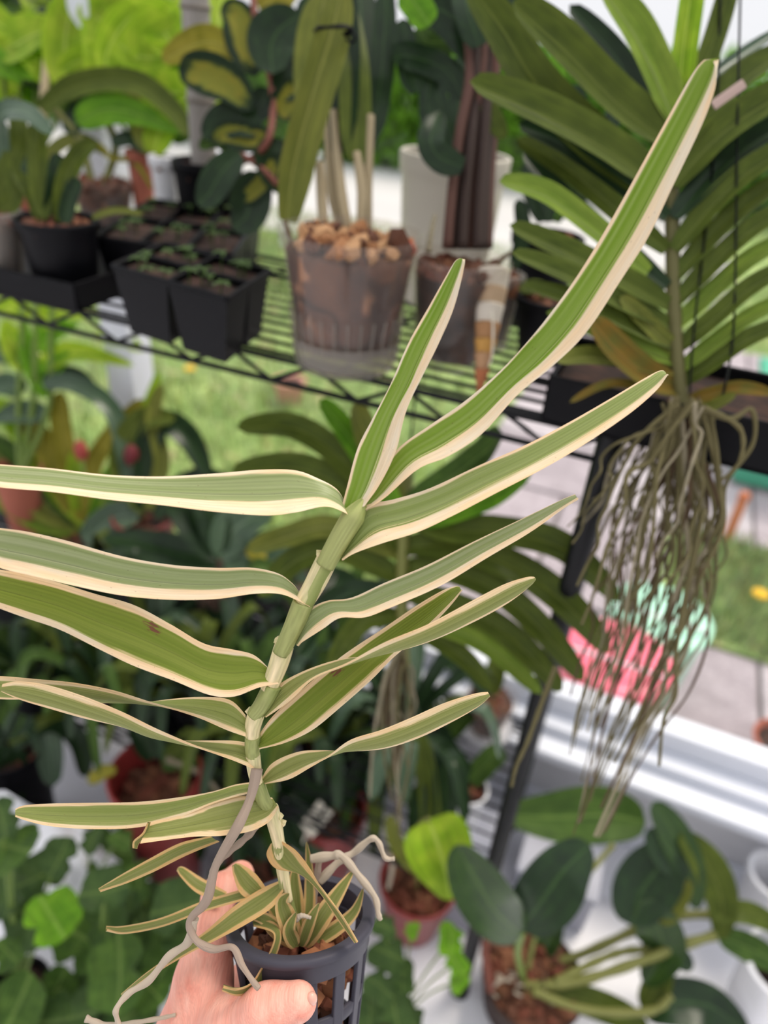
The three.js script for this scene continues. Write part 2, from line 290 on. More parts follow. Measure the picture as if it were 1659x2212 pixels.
{
  const g = box(X0, X1, -0.12, 0, WZ - 0.1, Z1, 0.001); st(obj('floor', g, std(0xffffff, 0.35, { map: floorTex }), scene));
  // glazed front: dwarf wall, sill boards, frame, mullions, panes
  st(obj('wall_front', box(X0, X1, 0, SILL - 0.035, WZ - 0.1, WZ), plaster));
  const trim = new THREE.Group(); trim.name = 'trim_1'; st(trim); scene.add(trim);
  obj('window_sill', box(X0, X1, SILL - 0.035, SILL - 0.012, WZ - 0.1, WZ + 0.075, 0.006), pvc, trim);
  obj('sill_rail', box(X0, X1, SILL - 0.012, SILL + 0.012, WZ - 0.1, WZ + 0.022, 0.005), pvc, trim);
  obj('baseboard', box(X0, X1, 0, 0.07, WZ, WZ + 0.014, 0.003), pvc, trim);
  const mx = [X0 + 0.04, -1.035, 0.62, X1 - 0.04];
  mx.slice(0, -1).forEach((x, k) => {
    const wn = new THREE.Group(); wn.name = 'window_' + (k + 1); st(wn); scene.add(wn); const b = mx[k + 1];
    obj('frame_rail', box(x, b, SILL + 0.012, SILL + 0.06, WZ - 0.075, WZ - 0.02, 0.006), pvc, wn);
    obj('frame_rail', box(x, b, TOP - 0.08, TOP, WZ - 0.075, WZ - 0.02, 0.006), pvc, wn);
    for (const q of k === 2 ? [x, b] : [x]) obj('mullion', box(q - 0.033, q + 0.033, SILL + 0.012, TOP, WZ - 0.085, WZ - 0.01, 0.006), pvc, wn);
    const p = new THREE.PlaneGeometry(b - x - 0.05, TOP - SILL - 0.13); p.translate((x + b) / 2, (TOP + SILL) / 2, WZ - 0.05); obj('pane', p, glass, wn);
  });
  // house wall behind the photographer, glazed sides
  st(obj('wall_rear', box(X0, X1, 0, TOP + 0.7, Z1, Z1 + 0.15), plaster));
  for (const [nm, x, s, n] of [['left', X0, -1, 4], ['right', X1, 1, 5]]) {
    st(obj('wall_' + nm, box(Math.min(x, x + s * 0.1), Math.max(x, x + s * 0.1), 0, 0.5, WZ, Z1), plaster));
    const wn = new THREE.Group(); wn.name = 'window_' + n; st(wn); scene.add(wn);
    for (let k = 0; k < 4; k++) { const z = lerp(WZ, Z1, k / 3); obj('mullion', box(x - 0.03, x + 0.03, 0.5, TOP, z - 0.03, z + 0.03), pvc, wn); }
    for (let k = 0; k < 3; k++) { const z = lerp(WZ, Z1, (k + 0.5) / 3), p = new THREE.PlaneGeometry(1, TOP - 0.5); p.rotateY(Math.PI / 2); p.translate(x, (TOP + 0.5) / 2, z); obj('pane', p, glass, wn); }
    obj('frame_rail', box(x - 0.03, x + 0.03, TOP - 0.06, TOP, WZ, Z1), pvc, wn);
  }
  // sloping glass roof on rafters
  const c = new THREE.Group(); c.name = 'ceiling'; st(c); scene.add(c);
  const slope = Math.atan2(0.55, Z1 - WZ), len = Math.hypot(0.55, Z1 - WZ) + 0.1;
  for (let k = 0; k <= 5; k++) {
    const x = lerp(X0, X1, k / 5), g2 = new RoundedBoxGeometry(0.06, 0.1, len, 2, 0.006); g2.rotateX(-slope); g2.translate(x, TOP + 0.3, (WZ + Z1) / 2); obj('rafter', g2, pvc, c);
    if (k < 5) { const p = new THREE.PlaneGeometry((X1 - X0) / 5, len); p.rotateX(-Math.PI / 2); p.rotateX(-slope); p.translate(lerp(X0, X1, (k + 0.5) / 5), TOP + 0.33, (WZ + Z1) / 2); obj('pane', p, roofGlass, c); }
  }
  const bm = box(X0, X1, TOP, TOP + 0.09, WZ - 0.1, WZ, 0.006); obj('eaves_beam', bm, pvc, c);
}
const GY = -0.06;
{
  const grassTex = tex(512, 512, (u, v) => { const n = fbm(u * 9, v * 9, 61, 9, 9), f = vnoise(u * 120, v * 120, 63, 120, 120), q = vnoise(u * 40, v * 40, 65, 40, 40); return mulc(mixc(mixc([124, 150, 82], [164, 184, 112], n * 1.6 - 0.3), [182, 172, 124], smooth(q, 0.8, 0.95)), 0.8 + 0.35 * f); });
  const g = new THREE.PlaneGeometry(40, 22, 1, 1); g.rotateX(-Math.PI / 2); g.translate(-4, GY, WZ - 0.1 - 11);
  const uv = g.attributes.uv; for (let i = 0; i < uv.count; i++) uv.setXY(i, uv.getX(i) * 20, uv.getY(i) * 11);
  st(obj('ground', g, std(0xffffff, 0.95, { map: grassTex, bumpMap: grassTex, bumpScale: 0.02 })));
  // grass blades close to the house
  const bl = blade([V(-0.004, 0, 0), V(-0.003, 0.04, 0.006), V(0, 0.075, 0.022)], [V(0.004, 0, 0), V(0.003, 0.04, 0.006), V(0, 0.075, 0.022)], { nu: 1, single: true, up: true });
  const N = 26000, im = new THREE.InstancedMesh(bl, std(0x8fa860, 0.9), N), r = rng(71), q = new THREE.Object3D(), col = new THREE.Color();
  for (let i = 0; i < N; i++) {
    let x, z; do { x = -4.5 + r() * 5.5; z = -1.35 - Math.pow(r(), 1.4) * 5.5; } while (x > -0.62 && z > -5.05 && !(x > 0.24 && x < 1.1 && z > -2.6 && z < -1.97));
    if (i % 9 === 0) { x = 0.25 + 0.84 * r(); z = -2.6 + 0.62 * r(); }
    q.position.set(x, GY, z); q.rotation.set((r() - 0.5) * 0.8, r() * 6.28, 0); q.scale.setScalar(0.6 + r() * 0.8); q.updateMatrix(); im.setMatrixAt(i, q.matrix); im.setColorAt(i, col.setRGB(0.85 + r() * 0.5, 0.8 + r() * 0.4, 0.8 + r() * 0.6));
  }
  im.name = 'grass'; scene.add(im); tag(im, 'short green lawn grass outside the window', 'grass', null, 'stuff');
  // paved path
  const slabTex = tex(256, 256, (u, v) => { const n = fbm(u * 6, v * 6, 67, 6, 6), f = vnoise(u * 90, v * 90, 69, 90, 90); return mulc(mixc([168, 160, 164], [192, 184, 188], n * 1.5 - 0.25), 0.9 + 0.2 * f); });
  const path = new THREE.Group(); path.name = 'path'; st(path); scene.add(path); obj('path_bed', box(-0.6, 3.4, GY - 0.02, GY + 0.006, -5.03, WZ - 0.11, 0.002), std(0x6a6460, 0.95), path);
  const slabM = [0xffffff, 0xf0ecee, 0xe6e2e4].map((c) => std(c, 0.85, { map: slabTex, bumpMap: slabTex, bumpScale: 0.003 })); let k = 0;
  obj('turf_patch', box(0.23, 1.1, GY, GY + 0.02, -2.61, -1.965, 0.008), std(0xffffff, 0.95, { map: grassTex }), path);
  for (let i = 0; i < 7; i++) for (const [za, zb] of [[-1.58, -1.23], [-1.95, -1.59], [-3.1, -2.63], [-3.58, -3.11], [-4.06, -3.59], [-4.54, -4.07], [-5.02, -4.55]]) { const x = -0.6 + i * 0.57; obj('paving_slab', box(x + 0.006, x + 0.564, GY - 0.01, GY + 0.02, za + 0.006, zb - 0.006, 0.006), slabM[k++ % 3], path); }
  for (const [x, w] of [[-0.6, 0.41], [-0.18, 0.4], [1.11, 0.57], [1.69, 0.57], [2.27, 0.57]]) obj('paving_slab', box(x + 0.006, x + w, GY - 0.01, GY + 0.02, -2.614, -1.966, 0.006), slabM[k++ % 3], path);
  for (const [px, py, s] of [[1640, 1288, 0.03], [365, 735, 0.035], [410, 800, 0.03]]) {
    const p = onY(px, py, GY + 0.06), t = thing('dandelion', V(p.x, GY, p.z), px > 1000 ? 'yellow flower growing in the grass patch between paving slabs' : (px < 380 ? 'yellow dandelion on the lawn seen just above the shelf front wire' : 'yellow dandelion on the lawn seen just below the shelf front wire'), 'flower');
    obj('flower_head', new THREE.SphereGeometry(s, 12, 8).scale(1, 0.4, 1).translate(p.x, GY + 0.07, p.z), std(0xe2b31c, 0.8), t); obj('stalk', tube([V(p.x, GY, p.z), V(p.x, GY + 0.065, p.z)], 0.003, { n: 2, k: 5 }), B.caneGreen, t);
  }
  // pale concrete yard, hedge, pale house
  st(obj('driveway', box(-14, 0.4, GY - 0.02, GY + 0.015, -10.35, -6.0, 0.004), std(0xd6d4d2, 0.9, { map: plasterTex, bumpMap: plasterB, bumpScale: 0.002 })));
  const hedge = thing('hedge', V(-4, GY, -10.5), 'clipped green hedge at the far end of the lawn', 'hedge');
  obj('hedge_core', box(-14, 3, GY, 1.35, -11.2, -10.4, 0.2), std(0x4d6a28, 0.95), hedge);
  const hl = blade([V(-0.01, 0, 0), V(-0.05, 0.08, 0), V(0, 0.17, 0.03)], [V(0.01, 0, 0), V(0.05, 0.08, 0), V(0, 0.17, 0.03)], { nu: 2, single: true, up: true }), hm = new THREE.InstancedMesh(hl, LM.bright, 7000);
  for (let i = 0; i < 7000; i++) { q.position.set(-10 + r() * 17, r() * 1.5 + 0.06, 0.1 + r() * 0.15); q.rotation.set(r() * 2, r() * 6, r() * 2); q.scale.setScalar(0.8 + r()); q.updateMatrix(); hm.setMatrixAt(i, q.matrix); }
  hm.name = 'foliage'; hm.userData.kind = 'stuff'; hedge.add(hm);
  const ho = thing('white_house', V(6, GY, -9), 'pale rendered house far behind the hanging orchid at the upper right', 'house');
  obj('wall', box(3.2, 12, GY, 3.6, -12, -8.4, 0.02), std(0xc6c4cc, 0.85), ho); obj('roof', box(3, 12.2, 3.6, 3.8, -12.2, -8.2, 0.03), std(0x6e5c56, 0.9), ho);
}
// things in the garden
function bucket(name, c, r0, r1, h, mat, label, cat, handle) {
  const t = thing(name, c, label, cat);
  obj('tub', lathe([[0.001, 0], [r0, 0], [r0 + (r1 - r0) * 0.96, h * 0.94], [r1 + 0.006, h * 0.94], [r1 + 0.007, h], [r1 - 0.003, h], [r0 - 0.004, 0.006], [0.001, 0.006]], c, 36), mat, t);
  if (handle) obj('lid', lathe([[0.001, h + 0.006], [r1 - 0.02, h + 0.006], [r1 + 0.009, h + 0.002], [r1 + 0.01, h - 0.012]], c, 36), mat, t);
  if (handle) { const p = []; for (let k = 0; k <= 8; k++) { const a = Math.PI * k / 8; p.push(V(c.x + Math.cos(a) * r1, c.y + h * 0.93 + Math.sin(a) * r1 * 0.5, c.z + Math.sin(a) * r1 * 0.55)); } obj('handle', tube(p, 0.005, { k: 6 }), B.white, t); }
  return t;
}
{
  const y = GY + 0.02;
  const pb = onY(1272, 1590, y); bucket('plastic_bucket', V(pb.x, y, pb.z + 0.0), 0.1, 0.125, 0.29, phys({ color: 0xfb6e88, roughness: 0.45, clearcoat: 0.2 }), 'bright pink lidded bucket outside behind the dangling roots', 'bucket', true);
  const mb = onY(1352, 1575, y); bucket('plastic_bucket', V(mb.x, y, mb.z - 0.16), 0.1, 0.125, 0.28, phys({ color: 0xb4ecd0, roughness: 0.45, clearcoat: 0.2 }), 'mint green lidded bucket outside beside the pink one', 'bucket', true);
  const tp = onY(1668, 1660, y); tp.y = y; const t = bucket('terracotta_pot', tp, 0.05, 0.072, 0.1, B.terracotta, 'small terracotta pot on the path by the window at the right edge', 'pot'); obj('soil', lathe([[0.001, 0.085], [0.066, 0.085]], tp), B.soil, t);
  const gb = onY(1640, 1060, y); gb.y = y; const w = thing('garden_bin', V(gb.x, y, gb.z), 'teal green garden bin standing on the path', 'bin');
  obj('bin_body', box(gb.x - 0.12, gb.x + 0.3, y, y + 0.42, gb.z - 0.34, gb.z, 0.03), phys({ color: 0x2f9a78, roughness: 0.5 }), w); obj('lid', box(gb.x - 0.14, gb.x + 0.32, y + 0.42, y + 0.46, gb.z - 0.36, gb.z + 0.02, 0.015), phys({ color: 0x3aa884, roughness: 0.45 }), w);
  const op = onY(1568, 1170, y); op.y = y; const o2 = thing('orange_post', op, 'short orange marker post beside the teal bin', 'post'); obj('shaft', tube([op, V(op.x, op.y + 0.2, op.z)], 0.018, { n: 4, k: 14 }), std(0xd07a48, 0.6), o2); obj('cap', new THREE.SphereGeometry(0.022, 14, 10).translate(op.x, op.y + 0.2, op.z), std(0xc06a3c, 0.6), o2);
  const bp = onY(835, 292, GY), b3 = thing('paddling_pool', bp, 'blue plastic paddling pool on the far lawn', 'pool'); obj('wall_ring', new THREE.TorusGeometry(0.6, 0.14, 14, 40).rotateX(Math.PI / 2).translate(bp.x, bp.y + 0.14, bp.z), phys({ color: 0x4f86e0, roughness: 0.35 }), b3); obj('wall_ring', new THREE.TorusGeometry(0.6, 0.13, 14, 40).rotateX(Math.PI / 2).translate(bp.x, bp.y + 0.38, bp.z), B.white, b3);
  const sp = onY(625, 870, GY); sp.y = GY; const s3 = bucket('terracotta_pot', sp, 0.05, 0.075, 0.12, std(0xd89a86, 0.8), 'pale pink clay pot on the lawn below the shelf edge', 'pot'); obj('soil', lathe([[0.001, 0.1], [0.068, 0.1]], sp), B.soil, s3);
  const tb = V(-3.4, GY, -5.6), t4 = thing('garden_table', tb, 'white plastic garden table far out on the lawn', 'table'); obj('tabletop', lathe([[0.001, 0.68], [0.5, 0.68], [0.52, 0.7], [0.5, 0.72], [0.001, 0.72]], tb), B.white, t4); for (let k = 0; k < 4; k++) { const a = k * 1.57 + 0.4; obj('leg', tube([V(tb.x + Math.cos(a) * 0.35, GY, tb.z + Math.sin(a) * 0.35), V(tb.x + Math.cos(a) * 0.3, GY + 0.69, tb.z + Math.sin(a) * 0.3)], 0.022, { n: 3 }), B.white, t4); }
}

// ---------------------------------------------------------------- wire rack
const SH = 1.146, RX0 = -2.2, RX1 = -0.018, RZ0 = -1.05, RZ1 = -0.68, LOW = 0.33;
{
  const rack = thing('wire_rack', V((RX0 + RX1) / 2, 0, (RZ0 + RZ1) / 2), 'black wire shelving rack standing in front of the window', 'rack');
  for (const x of [RX0, RX1]) for (const z of [RZ0, RZ1]) {
    const p = obj('post', new THREE.CylinderGeometry(0.0125, 0.0125, SH - 0.01, 18).translate(x, (SH + 0.03) / 2, z), B.blackWire, rack);
    obj('post_cap', new THREE.SphereGeometry(0.0128, 16, 8).scale(1, 0.5, 1).translate(x, SH + 0.012, z), B.black, p); obj('foot', new THREE.CylinderGeometry(0.016, 0.018, 0.03, 16).translate(x, 0.015, z), B.black, p);
  }
  for (const y of [SH, LOW]) {
    const s = new THREE.Group(); s.name = 'shelf'; rack.add(s);
    const wire = (a, b, r) => tube([a, b], r, { n: 1, k: 7 });
    for (let k = 0; k < 13; k++) { const z = lerp(RZ0 + 0.012, RZ1 - 0.012, k / 12); obj('deck_wire', wire(V(RX0, y - 0.0025, z), V(RX1, y - 0.0025, z), 0.0024), B.blackWire, s); }
    for (const x of [RX0 + 0.3, (RX0 + RX1) / 2, RX1 - 0.3]) obj('cross_wire', wire(V(x, y - 0.008, RZ0), V(x, y - 0.008, RZ1), 0.003), B.blackWire, s);
    for (const z of [RZ0, RZ1]) {
      obj('truss_wire', wire(V(RX0, y - 0.004, z), V(RX1, y - 0.004, z), 0.0036), B.blackWire, s); obj('truss_wire', wire(V(RX0, y - 0.032, z), V(RX1, y - 0.032, z), 0.0036), B.blackWire, s);
      const zz = []; for (let k = 0; k < 40; k++) { const xa = lerp(RX0, RX1, k / 40), xb = lerp(RX0, RX1, (k + 1) / 40); zz.push(wire(V(xa, y - (k % 2 ? 0.032 : 0.004), z), V(xb, y - (k % 2 ? 0.004 : 0.032), z), 0.0026)); }
      obj('zigzag_wire', zz, B.blackWire, s);
    }
    for (const x of [RX0, RX1]) { obj('truss_wire', wire(V(x, y - 0.004, RZ0), V(x, y - 0.004, RZ1), 0.0036), B.blackWire, s); obj('truss_wire', wire(V(x, y - 0.032, RZ0), V(x, y - 0.032, RZ1), 0.0036), B.blackWire, s); }
  }
}
// black liner tray on the low shelf, and a white plastic sheet heaped in front of it
{
  const t = thing('grow_tray', V(-1.05, LOW, -0.87), 'long black liner tray under the plants on the low rack shelf', 'tray'), x0 = -2.15, x1 = -0.42, z0 = RZ0 + 0.02, z1 = RZ1 - 0.015, w = 0.004;
  obj('tray_base', box(x0, x1, LOW, LOW + w, z0, z1, 0.001), B.black, t); for (const [a, b, c, d] of [[x0, x1, z1 - w, z1], [x0, x1, z0, z0 + w], [x0, x0 + w, z0, z1], [x1 - w, x1, z0, z1]]) obj('side', box(a, b, LOW, LOW + 0.03, c, d, 0.0015), B.black, t);
  const s = thing('plastic_sheet', V(-0.62, 0, -0.45), 'crumpled white plastic sheet heaped on the floor before the rack', 'sheet');
  const nx = 110, nv = 70, pos = [], uv = [], idx = [];
  for (let j = 0; j <= nv; j++) for (let i = 0; i <= nx; i++) {
    const u = i / nx, v = j / nv, x = lerp(-1.05, -0.3, u), fx = fbm(u * 8, v * 6, 81), f2 = Math.abs(vnoise(u * 13 + v * 4, v * 8, 83) - 0.5), f3 = vnoise(u * 30, v * 24, 85);
    const top = 0.2 + 0.12 * (vnoise(u * 6, 1, 87) - 0.4) + 0.06 * vnoise(u * 17, 2, 88), q = smooth(v, 0, 0.62);
    const y = top * (1 - q) + 0.05 * fx * Math.sin(Math.min(1, v * 1.3) * 3) + 0.035 * f2 * (1 - v), z = -0.54 + 0.27 * v + 0.1 * (fx - 0.5) * (1 - Math.abs(2 * v - 1)) + 0.03 * f2;
    pos.push(x + 0.03 * (f3 - 0.5), Math.max(y, 0.003 + 0.004 * f3), z + 0.012 * f3); uv.push(u, v);
    if (i < nx && j < nv) { const a = j * (nx + 1) + i, c = a + nx + 1; idx.push(a, c, a + 1, a + 1, c, c + 1); }
  }
  const g = new THREE.BufferGeometry(); g.setAttribute('position', new THREE.Float32BufferAttribute(pos, 3)); g.setAttribute('uv', new THREE.Float32BufferAttribute(uv, 2)); g.setIndex(idx); g.computeVertexNormals();
  obj('film', g, phys({ color: 0xe9e9ee, roughness: 0.5, clearcoat: 0.35, clearcoatRoughness: 0.3 }), s);
}

// ---------------------------------------------------------------- pots
function potted(name, label, o) {
  const c = o.c || onY(o.rim[0], o.rim[1], o.y + o.h), d = depthOf(c), r1 = o.r || o.rim[2] / 2 * d / F, r0 = r1 * (o.taper || 0.72), b = V(c.x, o.y, c.z), h = o.h, w = o.wall || 0.003;
  const t = thing(name, b, label, o.cat || 'plant', o.group);
  const p = obj('pot', lathe([[0.001, 0], [r0 * 0.94, 0], [r0, 0.006], [lerp(r0, r1, 0.86), h * 0.86], [lerp(r0, r1, 0.88) + 0.003, h * 0.875], [r1 + 0.003, h - 0.002], [r1, h], [r1 - w, h - 0.002], [lerp(r0, r1, 0.8) - w, h * 0.8], [r0 - w, 0.008], [0.001, 0.008]], b, 44), o.mat || B.black, t);
  const fh = h * (o.fill ?? 0.86), fr = lerp(r0, r1, o.fill ?? 0.86) - w - 0.001;
  if (o.inside) obj('bark_column', lathe([[0.001, 0.009], [r0 - w - 0.002, 0.01], [fr, fh], [0.001, fh + 0.004]], b, 40), o.column || B.column, t);
  else obj('potting_mix', lathe([[fr, fh - 0.004], [fr * 0.5, fh + 0.003], [0.001, fh + 0.005]], b, 28), o.soil || B.soil, t);
  if (o.chips) {
    const ms = [B.chipRed, B.chipDark, B.chipBrown];
    ms.forEach((m, k) => obj('bark_chips', heap(V(b.x, b.y + fh, b.z), fr * 0.92, Math.round(o.chips / 3), o.chip || 0.01, (o.seed || 1) * 7 + k), m, t, 'stuff'));
  }
  return { t, p, b, r1, top: V(b.x, b.y + fh, b.z) };
}
// a fountain of strap leaves from a crown; lengths and spread in metres
function fountain(t, mat, c, n, len, w, seed, o = {}) {
  const r = rng(seed);
  for (let k = 0; k < n; k++) {
    const a = (o.from ?? 0) + (o.arc ?? 6.283) * (k + 0.6 * r()) / n, l = len * (0.7 + 0.5 * r()), lift = (o.lift ?? 0.5) * (0.6 + 0.8 * r()), dr = (o.droop ?? 0.35) * (0.6 + 0.8 * r());
    const dx = Math.cos(a), dz = Math.sin(a), p = [c.clone(), V(c.x + dx * l * 0.38, c.y + l * lift * 0.7, c.z + dz * l * 0.38), V(c.x + dx * l * 0.75, c.y + l * lift, c.z + dz * l * 0.75), V(c.x + dx * l, c.y + l * (lift - dr), c.z + dz * l)];
    if (o.minZ) for (const q of p) q.z = Math.max(q.z, o.minZ);
    const ms = Array.isArray(mat) ? mat[Math.floor(r() * mat.length)] : mat;
    obj('leaf', spineLeaf(p, w * (0.8 + 0.4 * r()), { sky: 0.9, true: true, shape: o.shape || 'strap', fold: o.fold ?? 0.3, nv: 12, roll: (r() - 0.5) * 40, single: o.single }), ms, t);
  }
}
const rootRun = (list, r, seed, k = 6) => { const q = rng(seed), p = P3(list).map((v, i, a) => (i && i < a.length - 1 ? v.add(V((q() - 0.5) * 0.004, (q() - 0.5) * 0.004, (q() - 0.5) * 0.004)) : v)); return tube(p, (t) => r * (1 + 0.12 * Math.sin(t * 40 + seed)) * (1 - 0.5 * t), { n: p.length * 8, k }); };

// ---------------------------------------------------------------- top shelf, from the middle outwards
{ // clear pot with canes and a tall olive leaf
  const b = onY(745, 782, SH), h = riseTo(b, 497), r1 = 150 * depthOf(V(b.x, SH + h, b.z)) / F, r0 = r1 * 0.78;
  const t = thing('potted_orchid', b, 'large clear plastic pot of bark with beige orchid canes on the wire shelf', 'plant');
  const pot = obj('pot', lathe([[0.001, 0.012], [r0 * 0.95, 0.012], [r0, 0.018], [r1 * 0.985, h * 0.93], [r1 + 0.003, h * 0.94], [r1 + 0.004, h], [r1 + 0.001, h], [r1 * 0.97, h * 0.93], [r0 - 0.003, 0.02]], b, 56), B.clear, t);
  obj('reservoir', lathe([[0.001, 0], [r0 * 0.98, 0], [r0 * 1.05, 0.012], [r0 * 1.09, 0.034], [r0 * 1.07, 0.034], [r0 * 1.03, 0.013], [r0 * 0.96, 0.003]], b, 56), B.cloudy, t);
  for (let k = 0; k < 28; k++) { const a = k / 28 * 6.283; obj('rib', tube([V(b.x + Math.cos(a) * (r0 + 0.0006), SH + 0.02, b.z + Math.sin(a) * (r0 + 0.0006)), V(b.x + Math.cos(a) * (lerp(r0, r1, 0.48)), SH + h * 0.45, b.z + Math.sin(a) * lerp(r0, r1, 0.48))], 0.0011, { n: 1, k: 5 }), B.cloudy, pot); }
  const fh = h * 0.86, fr = lerp(r0, r1, 0.86) * 0.965;
  obj('bark_column', lathe([[0.001, 0.02], [r0 * 0.94, 0.022], [fr, fh], [0.001, fh + 0.004]], b, 48), B.column, t);
  [B.chipWarm, B.chipPale, B.chipDark, B.chipWarm].forEach((m, k) => obj('bark_chips', heap(V(b.x, SH + fh + 0.004, b.z), fr * 0.9, 26, 0.0105, 91 + k, 0.6), m, t, 'stuff'));
  obj('red_bark_flake', chunk(rng(5), at(880, 530, 0.735), 0.009), std(0xb8543c, 0.8), t);
  const D = depthOf(b) - 0.01, canes = [[[700, 500, D], [695, 430, D], [690, 350, D - 0.01]], [[752, 495, D], [735, 400, D], [722, 240, D]], [[778, 500, D], [782, 420, D], [770, 330, D]], [[795, 505, D + 0.01], [793, 430, D + 0.01], [800, 250, D + 0.01]], [[735, 490, D + 0.02], [715, 400, D + 0.02], [710, 250, D + 0.02]]];
  canes.forEach((c, k) => obj('cane', tube(P3(c), (q) => 0.0062 - 0.0012 * Math.abs(q - 0.4) * 2, { k: 10, n: 14 }), B.cane, t));
  leaf(t, LM.olive, [[620, 478, D - 0.02], [640, 350, D - 0.03], [683, 190, D - 0.04], [722, 60, D - 0.04], [740, -30, D - 0.04]], 76, { sky: 0.1, fold: 0.5, nv: 24, roll: 22 });
  leaf(t, LM.dark, [[735, 330, D], [745, 200, D], [748, 90, D], [742, -60, D]], 62, { sky: 0.05, roll: -20 });
  leaf(t, LM.vanda, [[770, 350, D], [768, 260, D], [760, 120, D], [735, -40, D + 0.02]], 70, { sky: 0.1, roll: 30 });
  leaf(t, LM.olive, [[700, 300, D + 0.02], [690, 150, D + 0.02], [700, -20, D + 0.02]], 110, { sky: 0.1, roll: -30 });
  leaf(t, LM.dark, [[800, 300, D + 0.03], [825, 150, D + 0.03], [835, -40, D + 0.03]], 55, { sky: 0.1, roll: 10 });
  leaf(t, LM.dark, [[780, 330, D + 0.05], [795, 200, D + 0.05], [780, 20, D + 0.05], [770, -60, D + 0.05]], 70, { sky: 0.1, roll: 40 });
  const tie = []; for (let k = 0; k <= 26; k++) { const a = k / 26 * 14, rr = 38 + 6 * Math.sin(k * 1.7); tie.push(at(718 + Math.cos(a) * rr, 66 + Math.sin(a) * 11 + Math.sin(k) * 4, D - 0.045 + Math.sin(a) * 0.016)); }
  obj('twist_tie', tube(tie, 0.0016, { n: 90, k: 6 }), B.black, t); obj('twist_tie', tube(P3([[755, 62, D - 0.05], [768, 78, D - 0.055], [760, 92, D - 0.05], [748, 84, D - 0.05]]), 0.0016, { k: 6 }), B.black, t);
  obj('root', rootRun([[616, 480, D - 0.03], [640, 550, D - 0.075], [690, 600, D - 0.082], [720, 615, D - 0.08]], 0.003, 3), B.rootBrown, t);
}
function cellPack(label, A, Bq, C, rimY, nx, nz, seed) {
  const a = onY(A[0], A[1], rimY), b = onY(Bq[0], Bq[1], rimY), c = onY(C[0], C[1], rimY), ex = b.clone().sub(a), ez = c.clone().sub(b), h = rimY - SH, r = rng(seed);
  const mid = a.clone().addScaledVector(ex, 0.5).addScaledVector(ez, 0.5), t = thing('seedling_tray', V(mid.x, SH, mid.z), label, 'tray'), q = (u, v, y) => a.clone().addScaledVector(ex, u).addScaledVector(ez, v).setY(y);
  const quad = (list) => { const g = new THREE.BufferGeometry(), p = []; for (const [k, l, m, n] of list) p.push(k, l, m, k, m, n); g.setAttribute('position', new THREE.Float32BufferAttribute(p.flatMap((v) => [v.x, v.y, v.z]), 3)); g.setAttribute('uv', new THREE.Float32BufferAttribute(p.flatMap((v) => [v.x * 8, v.z * 8 + v.y * 8]), 2)); g.computeVertexNormals(); return g; };
  const bars = []; const bar = (u0, v0, u1, v1) => bars.push(tube([q(u0, v0, rimY), q(u1, v1, rimY)], 0.0032, { n: 1, k: 6 }));
  for (let k = 0; k <= nx; k++) bar(k / nx, 0, k / nx, 1);
  for (let k = 0; k <= nz; k++) bar(0, k / nz, 1, k / nz);
  obj('rim', bars, B.black, t);
  for (let i = 0; i < nx; i++) for (let j = 0; j < nz; j++) {
    const u0 = i / nx, u1 = (i + 1) / nx, v0 = j / nz, v1 = (j + 1) / nz, I = 0.13 / nx, J = 0.13 / nz;
    const T = [q(u0, v0, rimY), q(u1, v0, rimY), q(u1, v1, rimY), q(u0, v1, rimY)], D = [q(u0 + I, v0 + J, SH + 0.001), q(u1 - I, v0 + J, SH + 0.001), q(u1 - I, v1 - J, SH + 0.001), q(u0 + I, v1 - J, SH + 0.001)];
    obj('cell', quad([[T[0], T[1], D[1], D[0]], [T[1], T[2], D[2], D[1]], [T[2], T[3], D[3], D[2]], [T[3], T[0], D[0], D[3]], D]), B.black, t);
    const sy = rimY - 0.007, e = 0.02 / nx, f = 0.02 / nz; obj('soil', quad([[q(u0 + e, v0 + f, sy), q(u1 - e, v0 + f, sy), q(u1 - e, v1 - f, sy), q(u0 + e, v1 - f, sy)]]), B.soil, t);
    for (let k = 0; k < 4; k++) {
      const p = q(u0 + (u1 - u0) * (0.2 + 0.6 * r()), v0 + (v1 - v0) * (0.2 + 0.6 * r()), sy), hh = 0.008 + r() * 0.014, g = [tube([p, V(p.x + 0.002, p.y + hh, p.z)], 0.0009, { n: 2, k: 5 })];
      for (let m = 0; m < 4; m++) { const an = m * 1.57 + r(), s = V(p.x + 0.002, p.y + hh, p.z); g.push(spineLeaf([s, V(s.x + Math.cos(an) * 0.006, s.y + 0.003, s.z + Math.sin(an) * 0.006), V(s.x + Math.cos(an) * 0.012, s.y, s.z + Math.sin(an) * 0.012)], 0.006, { sky: 1, true: true, shape: 'oval', nv: 5, nu: 2, single: true })); }
      obj('seedling', g, LM.mid, t);
    }
  }
}
cellPack('black seedling cell tray with brown soil at the shelf front edge', [243, 575], [490, 646], [582, 585], SH + 0.075, 2, 2, 101);
cellPack('black seedling cell tray behind the front one, crowded with sprouts', [205, 512], [500, 552], [566, 462], SH + 0.068, 3, 2, 103);
